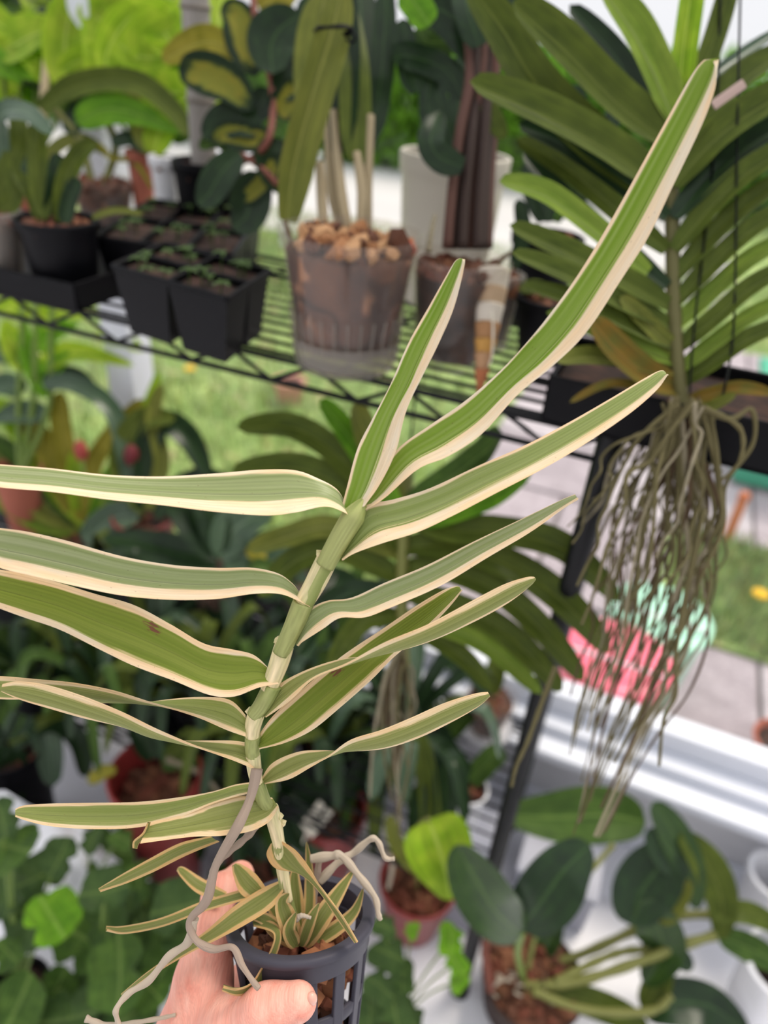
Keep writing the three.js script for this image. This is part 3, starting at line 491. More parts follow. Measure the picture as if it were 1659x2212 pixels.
{ // shallow black tray with a round pot
  const fr = onY(150, 655, SH), br = onY(255, 535, SH), t = thing('plant_tray', V(fr.x - 0.2, SH, fr.z - 0.08), 'shallow black tray on the shelf under the black round pot', 'tray');
  const x1 = -0.662, x0 = x1 - 0.42, z1 = -0.668, z0 = -0.93, w = 0.0035, hh = 0.034;
  obj('tray_base', box(x0, x1, SH, SH + w, z0, z1, 0.001), B.black, t); obj('side', box(x0, x1, SH, SH + hh, z1 - w, z1, 0.0015), B.black, t); obj('side', box(x0, x1, SH, SH + hh, z0, z0 + w, 0.0015), B.black, t); obj('side', box(x0, x0 + w, SH, SH + hh, z0, z1, 0.0015), B.black, t); obj('side', box(x1 - w, x1, SH, SH + hh, z0, z1, 0.0015), B.black, t);
  const k = potted('potted_orchid', 'black round pot with small strap leaves standing in the shallow tray', { rim: [122, 470, 168], y: SH + 0.005, h: 0.088, taper: 0.78, chips: 36, chip: 0.009, seed: 4 });
  const d = depthOf(k.top);
  for (const [p, w2, m] of [[[[95, 470, d], [85, 400, d], [80, 300, d], [95, 250, d]], 42, 'vanda'], [[[130, 480, d], [140, 400, d], [165, 340, d], [205, 305, d]], 40, 'vanda'], [[[110, 480, d + 0.01], [120, 400, d], [125, 330, d]], 38, 'dark'], [[[140, 482, d - 0.01], [150, 430, d - 0.01], [170, 385, d - 0.01]], 34, 'dark'], [[[90, 478, d], [70, 420, d], [30, 370, d]], 34, 'vanda'], [[[200, 470, d - 0.02], [250, 455, d - 0.03], [310, 462, d - 0.03]], 14, 'olive']]) leaf(k.t, LM[m], p, w2, { sky: 0.25, fold: 0.5 });
}
{ // brownish pot at the left edge
  const k = potted('potted_orchid', 'cloudy brown-stained pot at the left edge of the shelf', { rim: [-22, 452, 120], y: SH + 0.005, h: 0.09, mat: B.cloudy, inside: true, chips: 30, seed: 6 }), d = depthOf(k.top);
  for (const p of [[[-10, 450, d], [10, 380, d], [40, 300, d], [30, 200, d]], [[0, 460, d], [30, 420, d], [20, 330, d]], [[-20, 450, d], [0, 350, d], [0, 250, d - 0.03], [60, 245, d - 0.05], [112, 292, d - 0.06]]]) leaf(k.t, p.length > 4 ? LM.slate : LM.vanda, p, 40, { sky: 0.4 });
}
{ // clear pot behind, with large arching leaves
  const k = potted('potted_orchid', 'clear pot with arching broad green leaves behind the black round pot', { rim: [218, 385, 140], y: SH, h: 0.085, mat: B.clear, inside: true, chips: 30, seed: 8 }), d = depthOf(k.top);
  obj('cane', tube(P3([[200, 400, d], [170, 300, d - 0.02], [110, 230, d - 0.04]]), 0.006), B.caneOlive, k.t); obj('cane', tube(P3([[225, 400, d], [250, 320, d], [230, 260, d - 0.02]]), 0.006), B.caneOlive, k.t); obj('cane', tube(P3([[90, 300, d], [98, 170, d], [110, 60, d + 0.02]]), 0.007), B.cane, k.t);
  leaf(k.t, LM.vanda, [[88, 236, d - 0.06], [150, 190, d - 0.06], [230, 172, d - 0.06], [310, 185, d - 0.06], [380, 245, d - 0.06], [405, 295, d - 0.06]], 46, { sky: 0.3, fold: 0.3, nv: 22 });
  leaf(k.t, LM.bright, [[165, 265, d - 0.05], [230, 235, d - 0.05], [310, 250, d - 0.05], [390, 290, d - 0.05]], 62, { sky: 0.35, shape: 'lance', nv: 20 });
  leaf(k.t, LM.dark, [[150, 290, d - 0.03], [170, 240, d - 0.03], [225, 215, d - 0.03]], 40, { sky: 0.3 }); leaf(k.t, LM.olive, [[230, 330, d], [170, 300, d], [110, 330, d], [80, 420, d]], 26, { sky: 0.4 });
  leaf(k.t, LM.yellow, [[215, 310, d - 0.02], [240, 340, d - 0.02], [290, 350, d - 0.02], [330, 410, d - 0.02]], 12, { sky: 0.4 }); leaf(k.t, LM.dark, [[0, 330, d], [60, 360, d], [90, 440, d]], 50, { sky: 0.3 });
}
{ // white small pot
  const k = potted('potted_orchid', 'small white pot squeezed between the clear pot and the black pot', { rim: [354, 335, 62], y: SH, h: 0.13, mat: B.white, chips: 12, seed: 9 }), d = depthOf(k.top);
  leaf(k.t, LM.olive, [[325, 330, d], [300, 270, d], [280, 190, d]], 40, { sky: 0.3 }); leaf(k.t, LM.lime, [[330, 330, d], [360, 260, d], [430, 240, d]], 60, { sky: 0.4 }); leaf(k.t, LM.dark, [[320, 330, d], [280, 300, d], [240, 310, d]], 30, { sky: 0.4 });
}
{ // thicket of backlit lime leaves in two pots at the back of the shelf
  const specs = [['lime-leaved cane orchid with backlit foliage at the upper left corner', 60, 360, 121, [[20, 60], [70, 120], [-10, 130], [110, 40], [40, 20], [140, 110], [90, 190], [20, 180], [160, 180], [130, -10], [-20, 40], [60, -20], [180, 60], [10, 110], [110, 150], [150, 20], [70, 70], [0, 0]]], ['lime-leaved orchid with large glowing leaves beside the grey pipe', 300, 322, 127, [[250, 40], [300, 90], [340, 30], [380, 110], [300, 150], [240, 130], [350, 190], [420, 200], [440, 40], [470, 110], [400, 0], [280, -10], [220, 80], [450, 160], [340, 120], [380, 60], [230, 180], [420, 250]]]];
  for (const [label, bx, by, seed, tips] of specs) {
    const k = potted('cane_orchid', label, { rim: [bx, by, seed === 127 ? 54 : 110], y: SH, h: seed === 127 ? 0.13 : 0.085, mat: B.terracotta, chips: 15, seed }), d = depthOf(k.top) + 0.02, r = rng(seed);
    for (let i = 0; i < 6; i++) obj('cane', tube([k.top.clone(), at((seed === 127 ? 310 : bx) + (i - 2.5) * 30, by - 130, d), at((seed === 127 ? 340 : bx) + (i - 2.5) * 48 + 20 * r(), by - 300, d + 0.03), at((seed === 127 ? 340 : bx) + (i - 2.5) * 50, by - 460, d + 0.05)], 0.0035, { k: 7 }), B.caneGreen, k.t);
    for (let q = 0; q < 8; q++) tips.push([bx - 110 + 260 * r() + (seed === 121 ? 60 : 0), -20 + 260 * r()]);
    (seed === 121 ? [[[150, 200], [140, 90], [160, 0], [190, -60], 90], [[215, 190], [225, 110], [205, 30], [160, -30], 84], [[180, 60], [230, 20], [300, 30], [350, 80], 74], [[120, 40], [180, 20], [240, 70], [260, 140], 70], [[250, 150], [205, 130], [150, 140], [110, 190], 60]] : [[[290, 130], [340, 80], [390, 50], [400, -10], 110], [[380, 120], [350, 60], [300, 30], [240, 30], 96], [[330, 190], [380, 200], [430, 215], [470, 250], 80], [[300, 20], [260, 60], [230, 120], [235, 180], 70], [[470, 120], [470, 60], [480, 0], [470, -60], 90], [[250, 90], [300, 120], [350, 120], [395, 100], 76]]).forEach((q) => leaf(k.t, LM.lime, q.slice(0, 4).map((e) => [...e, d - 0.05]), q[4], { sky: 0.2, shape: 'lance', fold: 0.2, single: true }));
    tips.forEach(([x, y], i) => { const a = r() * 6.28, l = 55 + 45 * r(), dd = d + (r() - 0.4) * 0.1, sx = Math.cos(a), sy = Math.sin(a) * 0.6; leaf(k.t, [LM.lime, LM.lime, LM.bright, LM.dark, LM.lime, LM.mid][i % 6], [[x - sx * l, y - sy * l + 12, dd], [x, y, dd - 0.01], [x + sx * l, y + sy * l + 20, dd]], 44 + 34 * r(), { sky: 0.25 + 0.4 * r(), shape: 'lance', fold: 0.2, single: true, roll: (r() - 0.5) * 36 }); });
  }
}
{ // grey pipe standing on the shelf, a support for the climber
  const p = onZ(424, 50, -1.0), t = thing('support_pipe', V(p.x, SH, p.z), 'pale grey weathered support pole rising at the back of the shelf', 'pole');
  obj('shaft', tube([V(p.x, SH, p.z), V(p.x, 1.75, p.z)], 0.019, { n: 8, k: 18 }), std(0xa49e98, 0.85, { map: plasterTex }), t); for (const y of [1.36, 1.47, 1.58]) obj('joint_ring', new THREE.TorusGeometry(0.019, 0.003, 8, 24).rotateX(Math.PI / 2).translate(p.x, y, p.z), std(0x7c746c, 0.85), t);
}
{ // broad dark variegated climber in a black pot
  const k = potted('climbing_plant', 'glossy dark-leaved climber with yellow leaf centres in a black pot', { rim: [447, 345, 145], y: SH, h: 0.135, chips: 24, seed: 12, taper: 0.8 }), d = depthOf(k.top) - 0.17;
  obj('stem', tube([k.top.clone(), at(560, 330, d), at(590, 240, d), at(578, 140, d), at(552, 40, d), at(545, -40, d)], 0.0045, { n: 40 }), B.redStem, k.t); obj('stem', tube([k.top.clone(), at(500, 330, d + 0.02), at(560, 360, d), at(600, 400, d)], 0.004), B.redStem, k.t);
  for (const [p, w, m, s] of [
    [[[350, 132, d], [420, 95, d], [470, 92, d], [512, 130, d]], 62, 'yellow', {}], [[[385, 150, d - 0.01], [440, 158, d - 0.01], [500, 190, d - 0.01], [542, 240, d - 0.01]], 88, 'hoya', {}], [[[590, 160, d - 0.02], [585, 100, d - 0.02], [605, 60, d - 0.02], [648, 30, d - 0.02]], 108, 'dark', {}],
    [[[552, 165, d], [530, 100, d], [515, 40, d], [480, 8, d]], 84, 'hoya', {}], [[[600, 215, d], [640, 150, d], [668, 60, d], [660, -10, d]], 90, 'dark', {}], [[[595, 250, d], [620, 220, d], [640, 170, d]], 70, 'hoya', {}], [[[560, 290, d], [520, 262, d], [475, 265, d], [440, 300, d]], 74, 'dark', {}],
    [[[590, 300, d], [540, 300, d], [490, 290, d], [455, 310, d]], 60, 'hoya', {}], [[[600, 330, d], [580, 380, d], [540, 420, d], [520, 430, d]], 50, 'hoya', {}], [[[520, 330, d - 0.02], [480, 370, d - 0.03], [450, 420, d - 0.03], [425, 440, d - 0.03]], 68, 'dark', {}], [[[560, 370, d], [545, 420, d], [530, 470, d], [500, 490, d]], 90, 'dark', {}], [[[605, 300, d], [590, 350, d], [610, 420, d]], 80, 'dark', {}],
    [[[600, 120, d + 0.02], [640, 100, d + 0.02], [700, 130, d + 0.02]], 90, 'dark', {}], [[[580, 190, d + 0.01], [560, 230, d + 0.01], [530, 240, d + 0.01]], 60, 'dark', {}], [[[560, 20, d + 0.01], [600, -10, d + 0.01], [640, 0, d + 0.01]], 70, 'yellow', {}], [[[500, 330, d + 0.02], [470, 300, d + 0.02], [430, 320, d + 0.02]], 40, 'mid', {}]]) leaf(k.t, LM[m], p, w, { sky: 0.3, shape: 'oval', fold: 0.25, ...s });
}
{ // black tub with a clear rim and a bundle of dark canes; cream jar behind
  const k = potted('potted_orchid', 'dark tub with a bundle of old brown canes beside the clear pot', { rim: [997, 553, 214], y: SH, h: 0.118, taper: 0.8, mat: B.clear, inside: true, column: B.soil, chips: 60, chip: 0.009, seed: 14, fill: 0.84 }), d = depthOf(k.top);
  for (let i = 0; i < 9; i++) { const o = (i - 4) * 11; obj('cane', tube([at(1010 + o, 535, d + 0.01 * (i % 3)), at(1018 + o * 0.9, 400, d + 0.01 * (i % 3)), at(1030 + o * 0.8, 280, d + 0.01 * (i % 3)), at(1042 + o * 0.6, 165, d + 0.01 * (i % 2)), at(1045 + o * 0.8, 40 - 20 * (i % 3), d)], 0.0058, { k: 8 }), i % 4 ? B.caneDark : B.brownStem, k.t); }
  obj('root', rootRun([[925, 545, d - 0.02], [930, 500, d - 0.02], [940, 465, d - 0.01]], 0.004, 3), B.rootGrey, k.t);
  for (const [p, w, m] of [[[[1000, 360, d - 0.02], [950, 340, d - 0.02], [930, 300, d - 0.02], [950, 240, d]], 60, 'dark'], [[[1040, 130, d], [1000, 60, d], [950, 20, d], [900, 30, d]], 90, 'dark'], [[[1040, 120, d], [1090, 60, d], [1120, -20, d]], 70, 'dark'], [[[1035, 100, d - 0.02], [1010, 20, d - 0.02], [1000, -40, d]], 60, 'dark'], [[[900, 60, d + 0.05], [930, 90, d + 0.05], [990, 85, d + 0.05]], 60, 'mid'], [[[875, -20, d - 0.03], [905, 20, d - 0.03], [930, 55, d - 0.03]], 62, 'bright'], [[[1000, 210, d + 0.02], [960, 150, d + 0.02], [880, 120, d + 0.02], [850, 130, d + 0.02]], 55, 'dark'], [[[1045, 150, d], [1080, 110, d], [1130, 130, d], [1160, 190, d]], 55, 'dark'], [[[900, 200, d + 0.03], [880, 130, d + 0.03], [870, 40, d + 0.03]], 50, 'dark'], [[[930, 290, d + 0.03], [925, 200, d + 0.03], [950, 120, d + 0.03]], 40, 'dark'], [[[1040, 170, d], [1060, 240, d], [1090, 300, d]], 40, 'vanda']]) leaf(k.t, LM[m], p, w, { sky: 0.25 });
  const j = potted('ceramic_pot', 'wide cream ceramic pot at the back of the shelf behind the dark canes', { c: V(0, 0, 0).copy(onY(985, 330, SH + 0.19)), r: 0.07, y: SH, h: 0.19, mat: B.cream, taper: 0.82, cat: 'pot' });
  for (let i = 0; i < 3; i++) leaf(j.t, LM.dark, [[985, 330, depthOf(j.top)], [950 + 40 * i, 220, depthOf(j.top)], [920 + 70 * i, 120, depthOf(j.top)]], 40, { sky: 0.2 });
}
{ // dry papery sheath hanging from the shelf front
  const d = 0.765, t = thing('dried_cane', at(1045, 700, d), 'dry papery brown cane with pale bands hanging at the shelf front', 'dry stem');
  const cols = [0xc9bfb0, 0xb59a7c, 0xd2c8ba, 0xa87c54, 0xc0904a, 0xb58c68, 0xb06a44], ys = [585, 625, 660, 700, 735, 765, 800, 846];
  for (let k = 0; k < 7; k++) { const y0 = ys[k], y1 = ys[k + 1] + 4, x0 = 1068 - (y0 - 585) * 0.125, x1 = 1068 - (y1 - 585) * 0.125, r0 = lerp(0.0165, 0.005, Math.pow((y0 - 585) / 261, 1.6)), r1 = lerp(0.0165, 0.002, Math.pow((y1 - 585) / 261, 1.6)); obj('papery_band', tube([at(x0, y0, d), at((x0 + x1) / 2, (y0 + y1) / 2, d), at(x1, y1, d)], (q) => lerp(r0 * 1.04, r1, q), { n: 6, k: 14 }), std(cols[k], 0.8, { bumpMap: barkTex, bumpScale: 0.001 }), t); }
  obj('stalk', rootRun([[1068, 590, d], [1078, 560, d + 0.01], [1105, 545, d + 0.02]], 0.004, 4), B.rootBrown, t); obj('root', rootRun([[1058, 640, d - 0.012], [1066, 700, d - 0.014], [1060, 770, d - 0.008], [1050, 800, d]], 0.0014, 9), B.tagWhite, t);
}
{ // pots at the right end of the shelf behind the hanging orchid
  const a = potted('potted_orchid', 'black pot heaped with bark at the back of the shelf behind the hanging orchid', { rim: [1185, 505, 150], y: SH, h: 0.114, chips: 45, chip: 0.011, seed: 16 });
  for (const [p, w, m] of [[[[1180, 480], [1190, 380], [1150, 280]], 40, 'dark'], [[[1200, 480], [1230, 390], [1270, 330]], 36, 'mid'], [[[1190, 470], [1240, 420], [1310, 420]], 34, 'mid'], [[[1170, 480], [1140, 400], [1150, 330]], 30, 'dark'], [[[1210, 470], [1260, 300], [1240, 180]], 40, 'dark'], [[[1220, 470], [1300, 330], [1340, 180]], 40, 'dark'], [[[1190, 470], [1200, 300], [1200, 100]], 44, 'bright']]) leaf(a.t, LM[m], p.map((q) => [...q, depthOf(a.top)]), w, { sky: 0.2 });
  const b = potted('potted_orchid', 'black pot with brown bark at the shelf edge left of the rack post', { rim: [1195, 640, 150], y: SH, h: 0.075, chips: 40, seed: 17 });
  leaf(b.t, LM.vanda, [[1190, 640, depthOf(b.top)], [1160, 620, depthOf(b.top)], [1120, 625, depthOf(b.top)]], 30, {});
  const c = potted('potted_orchid', 'cloudy clear pot standing near the dry cane', { rim: [1090, 588, 84], y: SH, h: 0.09, mat: B.cloudy, inside: true, chips: 20, seed: 18 });
  leaf(c.t, LM.dark, [[1110, 580, depthOf(c.top)], [1130, 500, depthOf(c.top)], [1120, 430, depthOf(c.top)]], 34, {});
  const p0 = onY(1200, 850, SH), t = thing('planter_box', V(p0.x + 0.09, SH, RZ1 - 0.03), 'long black planter box bracketed to the shelf end by the post', 'planter'), x0 = p0.x, x1 = p0.x + 0.22, y1 = SH + 0.05, z0 = -0.8, z1 = -0.665, w = 0.005;
  obj('planter_base', box(x0, x1, SH, SH + w, z0, z1, 0.001), B.black, t); obj('side', box(x0, x1, SH, y1, z1 - w, z1, 0.003), B.black, t); obj('side', box(x0, x1, SH, y1, z0, z0 + w, 0.003), B.black, t); obj('side', box(x0, x0 + w, SH, y1, z0, z1, 0.003), B.black, t); obj('side', box(x1 - w, x1, SH, y1, z0, z1, 0.003), B.black, t);
  for (const z of [z0 + 0.02, z1 - 0.02]) obj('bracket', box(x0 - 0.05, x1 - 0.03, SH - 0.006, SH, z - 0.008, z + 0.008, 0.002), B.blackWire, t);
  obj('potting_mix', box(x0 + w, x1 - w, SH + w, y1 - 0.014, z0 + w, z1 - w, 0.001), B.soil, t);
}
{ // large orchid hung by wires, with its curtain of roots
  const t = thing('hanging_orchid', at(1470, 850, 0.64), 'large strap-leaved orchid hanging on wires with a long curtain of bare roots', 'orchid');
  const sd = 0.66; obj('stem', tube(P3([[1475, 890, sd], [1462, 780, sd], [1455, 640, sd + 0.005], [1452, 480, sd + 0.01], [1450, 330, sd + 0.015], [1470, 180, sd + 0.02], [1480, 60, sd + 0.025]]), 0.0068, { n: 50, k: 10 }), std(0x5e5a30, 0.7), t);
  const lv = [ // tip side first
    [[[1440, 300], [1330, 210], [1210, 90], [1108, 4]], 84, 'vanda', 0.6, 12], [[[1420, 420], [1280, 300], [1160, 180], [1085, 60], [1015, -30]], 96, 'vanda', 0.66, -10], [[[1430, 400], [1310, 315], [1170, 240], [1014, 176]], 76, 'vanda', 0.6, 14], [[[1440, 470], [1330, 385], [1220, 310], [1120, 268]], 52, 'dark', 0.66, 6], [[[1440, 540], [1330, 450], [1220, 360], [1116, 300]], 52, 'vanda', 0.68, -14],
    [[[1440, 620], [1330, 530], [1230, 440], [1130, 330]], 48, 'dark', 0.7, 10], [[[1400, 590], [1290, 500], [1180, 420], [1078, 392]], 52, 'vandaLight', 0.62, 16], [[[1445, 660], [1340, 600], [1220, 540], [1100, 486]], 54, 'vanda', 0.62, 10], [[[1445, 700], [1340, 650], [1220, 590], [1105, 545]], 46, 'vanda', 0.61, 14], [[[1450, 745], [1360, 700], [1260, 655], [1130, 615]], 44, 'vanda', 0.62, 20], [[[1455, 780], [1370, 745], [1280, 710], [1180, 675]], 42, 'vandaLight', 0.63, 10], [[[1460, 800], [1360, 780], [1270, 770], [1200, 780]], 46, 'olive', 0.63, 10],
    [[[1465, 838], [1400, 810], [1330, 750], [1278, 688]], 66, 'rust', 0.62, 0], [[[1470, 850], [1390, 835], [1310, 830], [1230, 870]], 22, 'rust', 0.64, 0], [[[1460, 760], [1400, 700], [1340, 640]], 40, 'olive', 0.64, 0],
    [[[1460, 260], [1420, 160], [1370, 60], [1300, -30]], 74, 'vandaLight', 0.62, 20], [[[1440, 330], [1390, 230], [1330, 120], [1230, 10]], 56, 'dark', 0.7, 0], [[[1468, 230], [1476, 120], [1492, 0], [1500, -60]], 58, 'lime', 0.66, 15], [[[1480, 240], [1530, 120], [1565, 10], [1580, -60]], 52, 'vanda', 0.66, 0], [[[1490, 250], [1540, 170], [1600, 120], [1690, 60]], 30, 'slate', 0.7, 0],
    [[[1455, 330], [1520, 250], [1600, 170], [1720, 90]], 76, 'vanda', 0.66, -20], [[[1455, 400], [1530, 310], [1620, 240], [1740, 170]], 92, 'vanda', 0.63, -14], [[[1458, 470], [1530, 390], [1620, 310], [1740, 240]], 70, 'dark', 0.65, -20], [[[1458, 540], [1540, 440], [1630, 360], [1740, 300]], 68, 'vanda', 0.63, -14], [[[1460, 600], [1540, 510], [1630, 430], [1740, 360]], 60, 'vanda', 0.64, -22], [[[1460, 655], [1540, 570], [1630, 490], [1740, 430]], 58, 'vanda', 0.63, -14], [[[1462, 705], [1540, 630], [1630, 555], [1740, 500]], 54, 'vandaLight', 0.64, -20], [[[1465, 755], [1540, 690], [1630, 615], [1740, 560]], 56, 'vanda', 0.62, -14], [[[1468, 800], [1540, 745], [1630, 680], [1740, 630]], 48, 'vandaLight', 0.63, -24], [[[1472, 830], [1545, 780], [1630, 725], [1740, 690]], 52, 'vanda', 0.62, -14],
    [[[1478, 870], [1540, 850], [1600, 838], [1670, 850]], 34, 'rust', 0.62, 0], [[[1480, 880], [1530, 880], [1590, 850]], 26, 'olive', 0.63, 0]];
  for (const [p, w, m, d, roll] of lv) leaf(t, LM[m], p.map((q, i) => [...q, sd + (d - sd) * (i / (p.length - 1))]), p[p.length - 1][0] > 1700 ? w * 0.74 : w * 0.9, { sky: 0.35, fold: 0.55, roll, nv: 18 });
  for (const p of [[[1600, -40, 0.64], [1592, 300, 0.645], [1585, 700, 0.64], [1560, 860, 0.64]], [[1556, -40, 0.66], [1545, 300, 0.66], [1500, 700, 0.65], [1490, 850, 0.65]]]) obj('hanging_wire', tube(P3(p), 0.0011, { n: 20, k: 5 }), B.blackWire, t);
  const up = obj('hanging_wire', tube([at(1600, -40, 0.64), V(0.2, 2.35, -0.62)], 0.0011, { n: 4, k: 5 }), B.blackWire, t); obj('hanging_wire', tube([at(1556, -40, 0.66), V(0.2, 2.35, -0.62)], 0.0011, { n: 4, k: 5 }), B.blackWire, t);
  const r = rng(141);
  for (let k = 0; k < 74; k++) {
    const u = k / 73, x0 = 1430 + 120 * r(), d = 0.6 + 0.14 * r(), end = k % 3 ? 1330 + 480 * Math.pow(r(), 0.8) : 1050 + 320 * r(), f = clamp((end - 1200) / 600, 0, 1), xe = lerp(1330 + (u - 0.4) * 260, 1275 + (u - 0.5) * 90, f);
    const x1 = 1450 + (u - 0.5) * 230, x2 = 1400 + (u - 0.42) * 250, n = 9, l = [];
    for (let q = 0; q <= n; q++) { const v = q / n, y = lerp(855 + 40 * r(), end, v), xs = v < 0.3 ? lerp(x0, x1, v / 0.3) : v < 0.6 ? lerp(x1, x2, (v - 0.3) / 0.3) : lerp(x2, xe, (v - 0.6) / 0.4); l.push([xs + (r() - 0.5) * 34 * Math.sin(v * 3.1), y, d + 0.02 * (r() - 0.5)]); }
    obj('root', rootRun(l, 0.0011 + 0.0014 * r(), k + 3, 6), [B.rootOlive, B.rootOlive, B.rootBrown, B.rootOlive, B.rootGrey][k % 5], t);
  }
  for (const l of [[[1500, 880, 0.62], [1580, 900, 0.62], [1625, 880, 0.62], [1622, 960, 0.62], [1570, 1050, 0.63], [1560, 1140, 0.63], [1520, 1220, 0.63], [1440, 1300, 0.64]], [[1520, 1100, 0.62], [1490, 1250, 0.62], [1462, 1400, 0.62], [1455, 1500, 0.62], [1436, 1560, 0.62], [1424, 1655, 0.62]], [[1520, 880, 0.61], [1600, 920, 0.61], [1600, 990, 0.61], [1555, 1040, 0.62]], [[1540, 900, 0.63], [1520, 1000, 0.63], [1545, 1100, 0.63], [1500, 1190, 0.63]], [[1200, 1440, 0.66], [1170, 1520, 0.66], [1140, 1600, 0.66], [1110, 1660, 0.66], [1105, 1700, 0.66]], [[1500, 880, 0.64], [1505, 1000, 0.64], [1512, 1060, 0.64]]]) obj('root', rootRun(l, 0.0026, 77, 7), B.rootOlive, t);
  const tg = thing('plant_tag', at(1575, 200, 0.6), 'thin pinkish plastic label stick among the hanging orchid leaves', 'tag'); obj('stick', spineLeaf(P3([[1608, 180, 0.6], [1575, 203, 0.603], [1540, 228, 0.606]]), 0.008, { shape: 'even', fold: 0, sky: 0.1, thick: 0.002 }), std(0xb49a90, 0.6), tg);
}
{ // orchid hung beneath the shelf
  const d = 0.86, t = thing('hanging_orchid', at(868, 1250, d), 'strap-leaved orchid with arching dark leaves hanging beneath the wire shelf', 'orchid');
  obj('stem', tube(P3([[872, 1440, d], [868, 1300, d], [872, 1150, d], [880, 1020, d + 0.02]]), 0.008), B.caneOlive, t); const hk = at(880, 1020, d + 0.02); obj('hanging_wire', tube([hk, V(hk.x, SH - 0.02, hk.z)], 0.0012, { n: 2, k: 5 }), B.blackWire, t);
  for (const [p, w, m] of [[[[870, 1150], [760, 1010], [640, 925], [512, 925]], 58, 'vanda'], [[[870, 1180], [750, 1060], [640, 1010], [500, 1020]], 62, 'vanda'], [[[870, 1100], [960, 1140], [1090, 1150], [1220, 1185], [1340, 1300]], 66, 'vanda'], [[[868, 1180], [980, 1180], [1120, 1230], [1230, 1310], [1318, 1410]], 68, 'vanda'], [[[866, 1230], [960, 1230], [1080, 1280], [1180, 1370], [1262, 1470]], 58, 'vanda'], [[[866, 1280], [960, 1300], [1070, 1350], [1150, 1420], [1215, 1492]], 56, 'vanda'], [[[866, 1330], [950, 1350], [1060, 1400], [1170, 1500]], 46, 'vandaLight'], [[[866, 1360], [920, 1370], [1000, 1420], [1060, 1490]], 44, 'vanda'], [[[868, 1150], [830, 1060], [760, 950], [690, 862]], 52, 'bright'], [[[870, 1120], [830, 1030], [790, 940], [765, 868]], 56, 'olive'], [[[870, 1100], [960, 1040], [1040, 980], [1085, 935]], 56, 'mid'], [[[872, 1130], [1000, 1090], [1070, 1060], [1150, 1010]], 70, 'bright'], [[[866, 1250], [740, 1190], [640, 1210], [560, 1290]], 58, 'vanda'], [[[866, 1290], [760, 1280], [690, 1330], [640, 1420]], 52, 'dark'], [[[866, 1330], [790, 1340], [740, 1400], [710, 1480]], 48, 'vanda'], [[[868, 1200], [720, 1140], [620, 1160], [535, 1190]], 50, 'olive']]) leaf(t, LM[m], p.map((q, i) => [...q, d - 0.02 * i * (i % 2 ? 1 : 0.6)]), w, { sky: 0.45, fold: 0.4, nv: 20 });
  const r = rng(151); for (let k = 0; k < 24; k++) { const x = 830 + 70 * r(), e = 1480 + 330 * r(), dd = d + 0.05 * (r() - 0.5); obj('root', rootRun([[870, 1380 + 60 * r(), dd], [x, 1460, dd], [x - 20 + 30 * r(), lerp(1460, e, 0.5), dd], [x - 40 + 60 * r(), e, dd]], 0.0018 + 0.0012 * r(), k, 5), [B.rootOlive, B.rootGrey, B.rootBrown][k % 3], t); }
}

// ---------------------------------------------------------------- low shelf and floor
const LY = LOW + 0.005, RY = LOW + 0.135;
{
  const t = thing('plant_riser', V(-1, LOW, -0.96), 'black stepped riser along the back of the low rack shelf', 'stand');
  for (let k = 0; k < 3; k++) obj('slat', box(-1.75, -0.45, RY - 0.012, RY - 0.001, -1.038 + k * 0.046, -1.0 + k * 0.046, 0.003), B.black, t);
  for (const x of [-1.7, -1.25, -0.8, -0.48]) for (const z of [-1.03, -0.92]) obj('leg', box(x - 0.008, x + 0.008, LOW + 0.005, RY - 0.012, z - 0.008, z + 0.008, 0.002), B.black, t);
}
const many = (t, d, list, o = {}) => { for (const [p, w, m, s] of list) leaf(t, LM[m], p.map((q) => [q[0], q[1], (q[2] ?? 0) + d]), w, { sky: 0.45, fold: 0.3, ...o, ...s }); };
{ // yellow-green rosette
  const k = potted('rosette_plant', 'yellow-green rosette of stiff strap leaves on the low shelf at the left', { rim: [185, 1140, 150], y: RY, h: 0.08, chips: 24, seed: 21 }), d = depthOf(k.top);
  many(k.t, d - 0.02, [[[[190, 1130], [120, 1050], [50, 940], [-10, 860]], 48, 'lime'], [[[180, 1130], [130, 1040], [90, 950], [20, 870]], 52, 'yellow'], [[[185, 1130], [150, 1020], [132, 920], [128, 845]], 44, 'yellow'], [[[190, 1130], [200, 1010], [250, 930], [312, 862]], 38, 'yellow'], [[[195, 1130], [230, 1040], [300, 930], [345, 800]], 30, 'lime'], [[[180, 1135], [90, 1100], [0, 1010], [-50, 960]], 46, 'olive'], [[[170, 1140], [90, 1130], [0, 1080], [-60, 1080]], 44, 'vandaLight'], [[[200, 1140], [250, 1100], [280, 1085], [310, 1070]], 46, 'yellow'], [[[195, 1140], [220, 1090], [240, 1040], [270, 960]], 40, 'bright'], [[[175, 1140], [60, 1010], [-20, 940]], 40, 'mid'], [[[185, 1140], [170, 1060], [165, 970]], 44, 'lime'], [[[175, 1145], [120, 1150], [60, 1200]], 40, 'vanda'], [[[195, 1145], [220, 1150], [250, 1200]], 40, 'vanda']]);
}
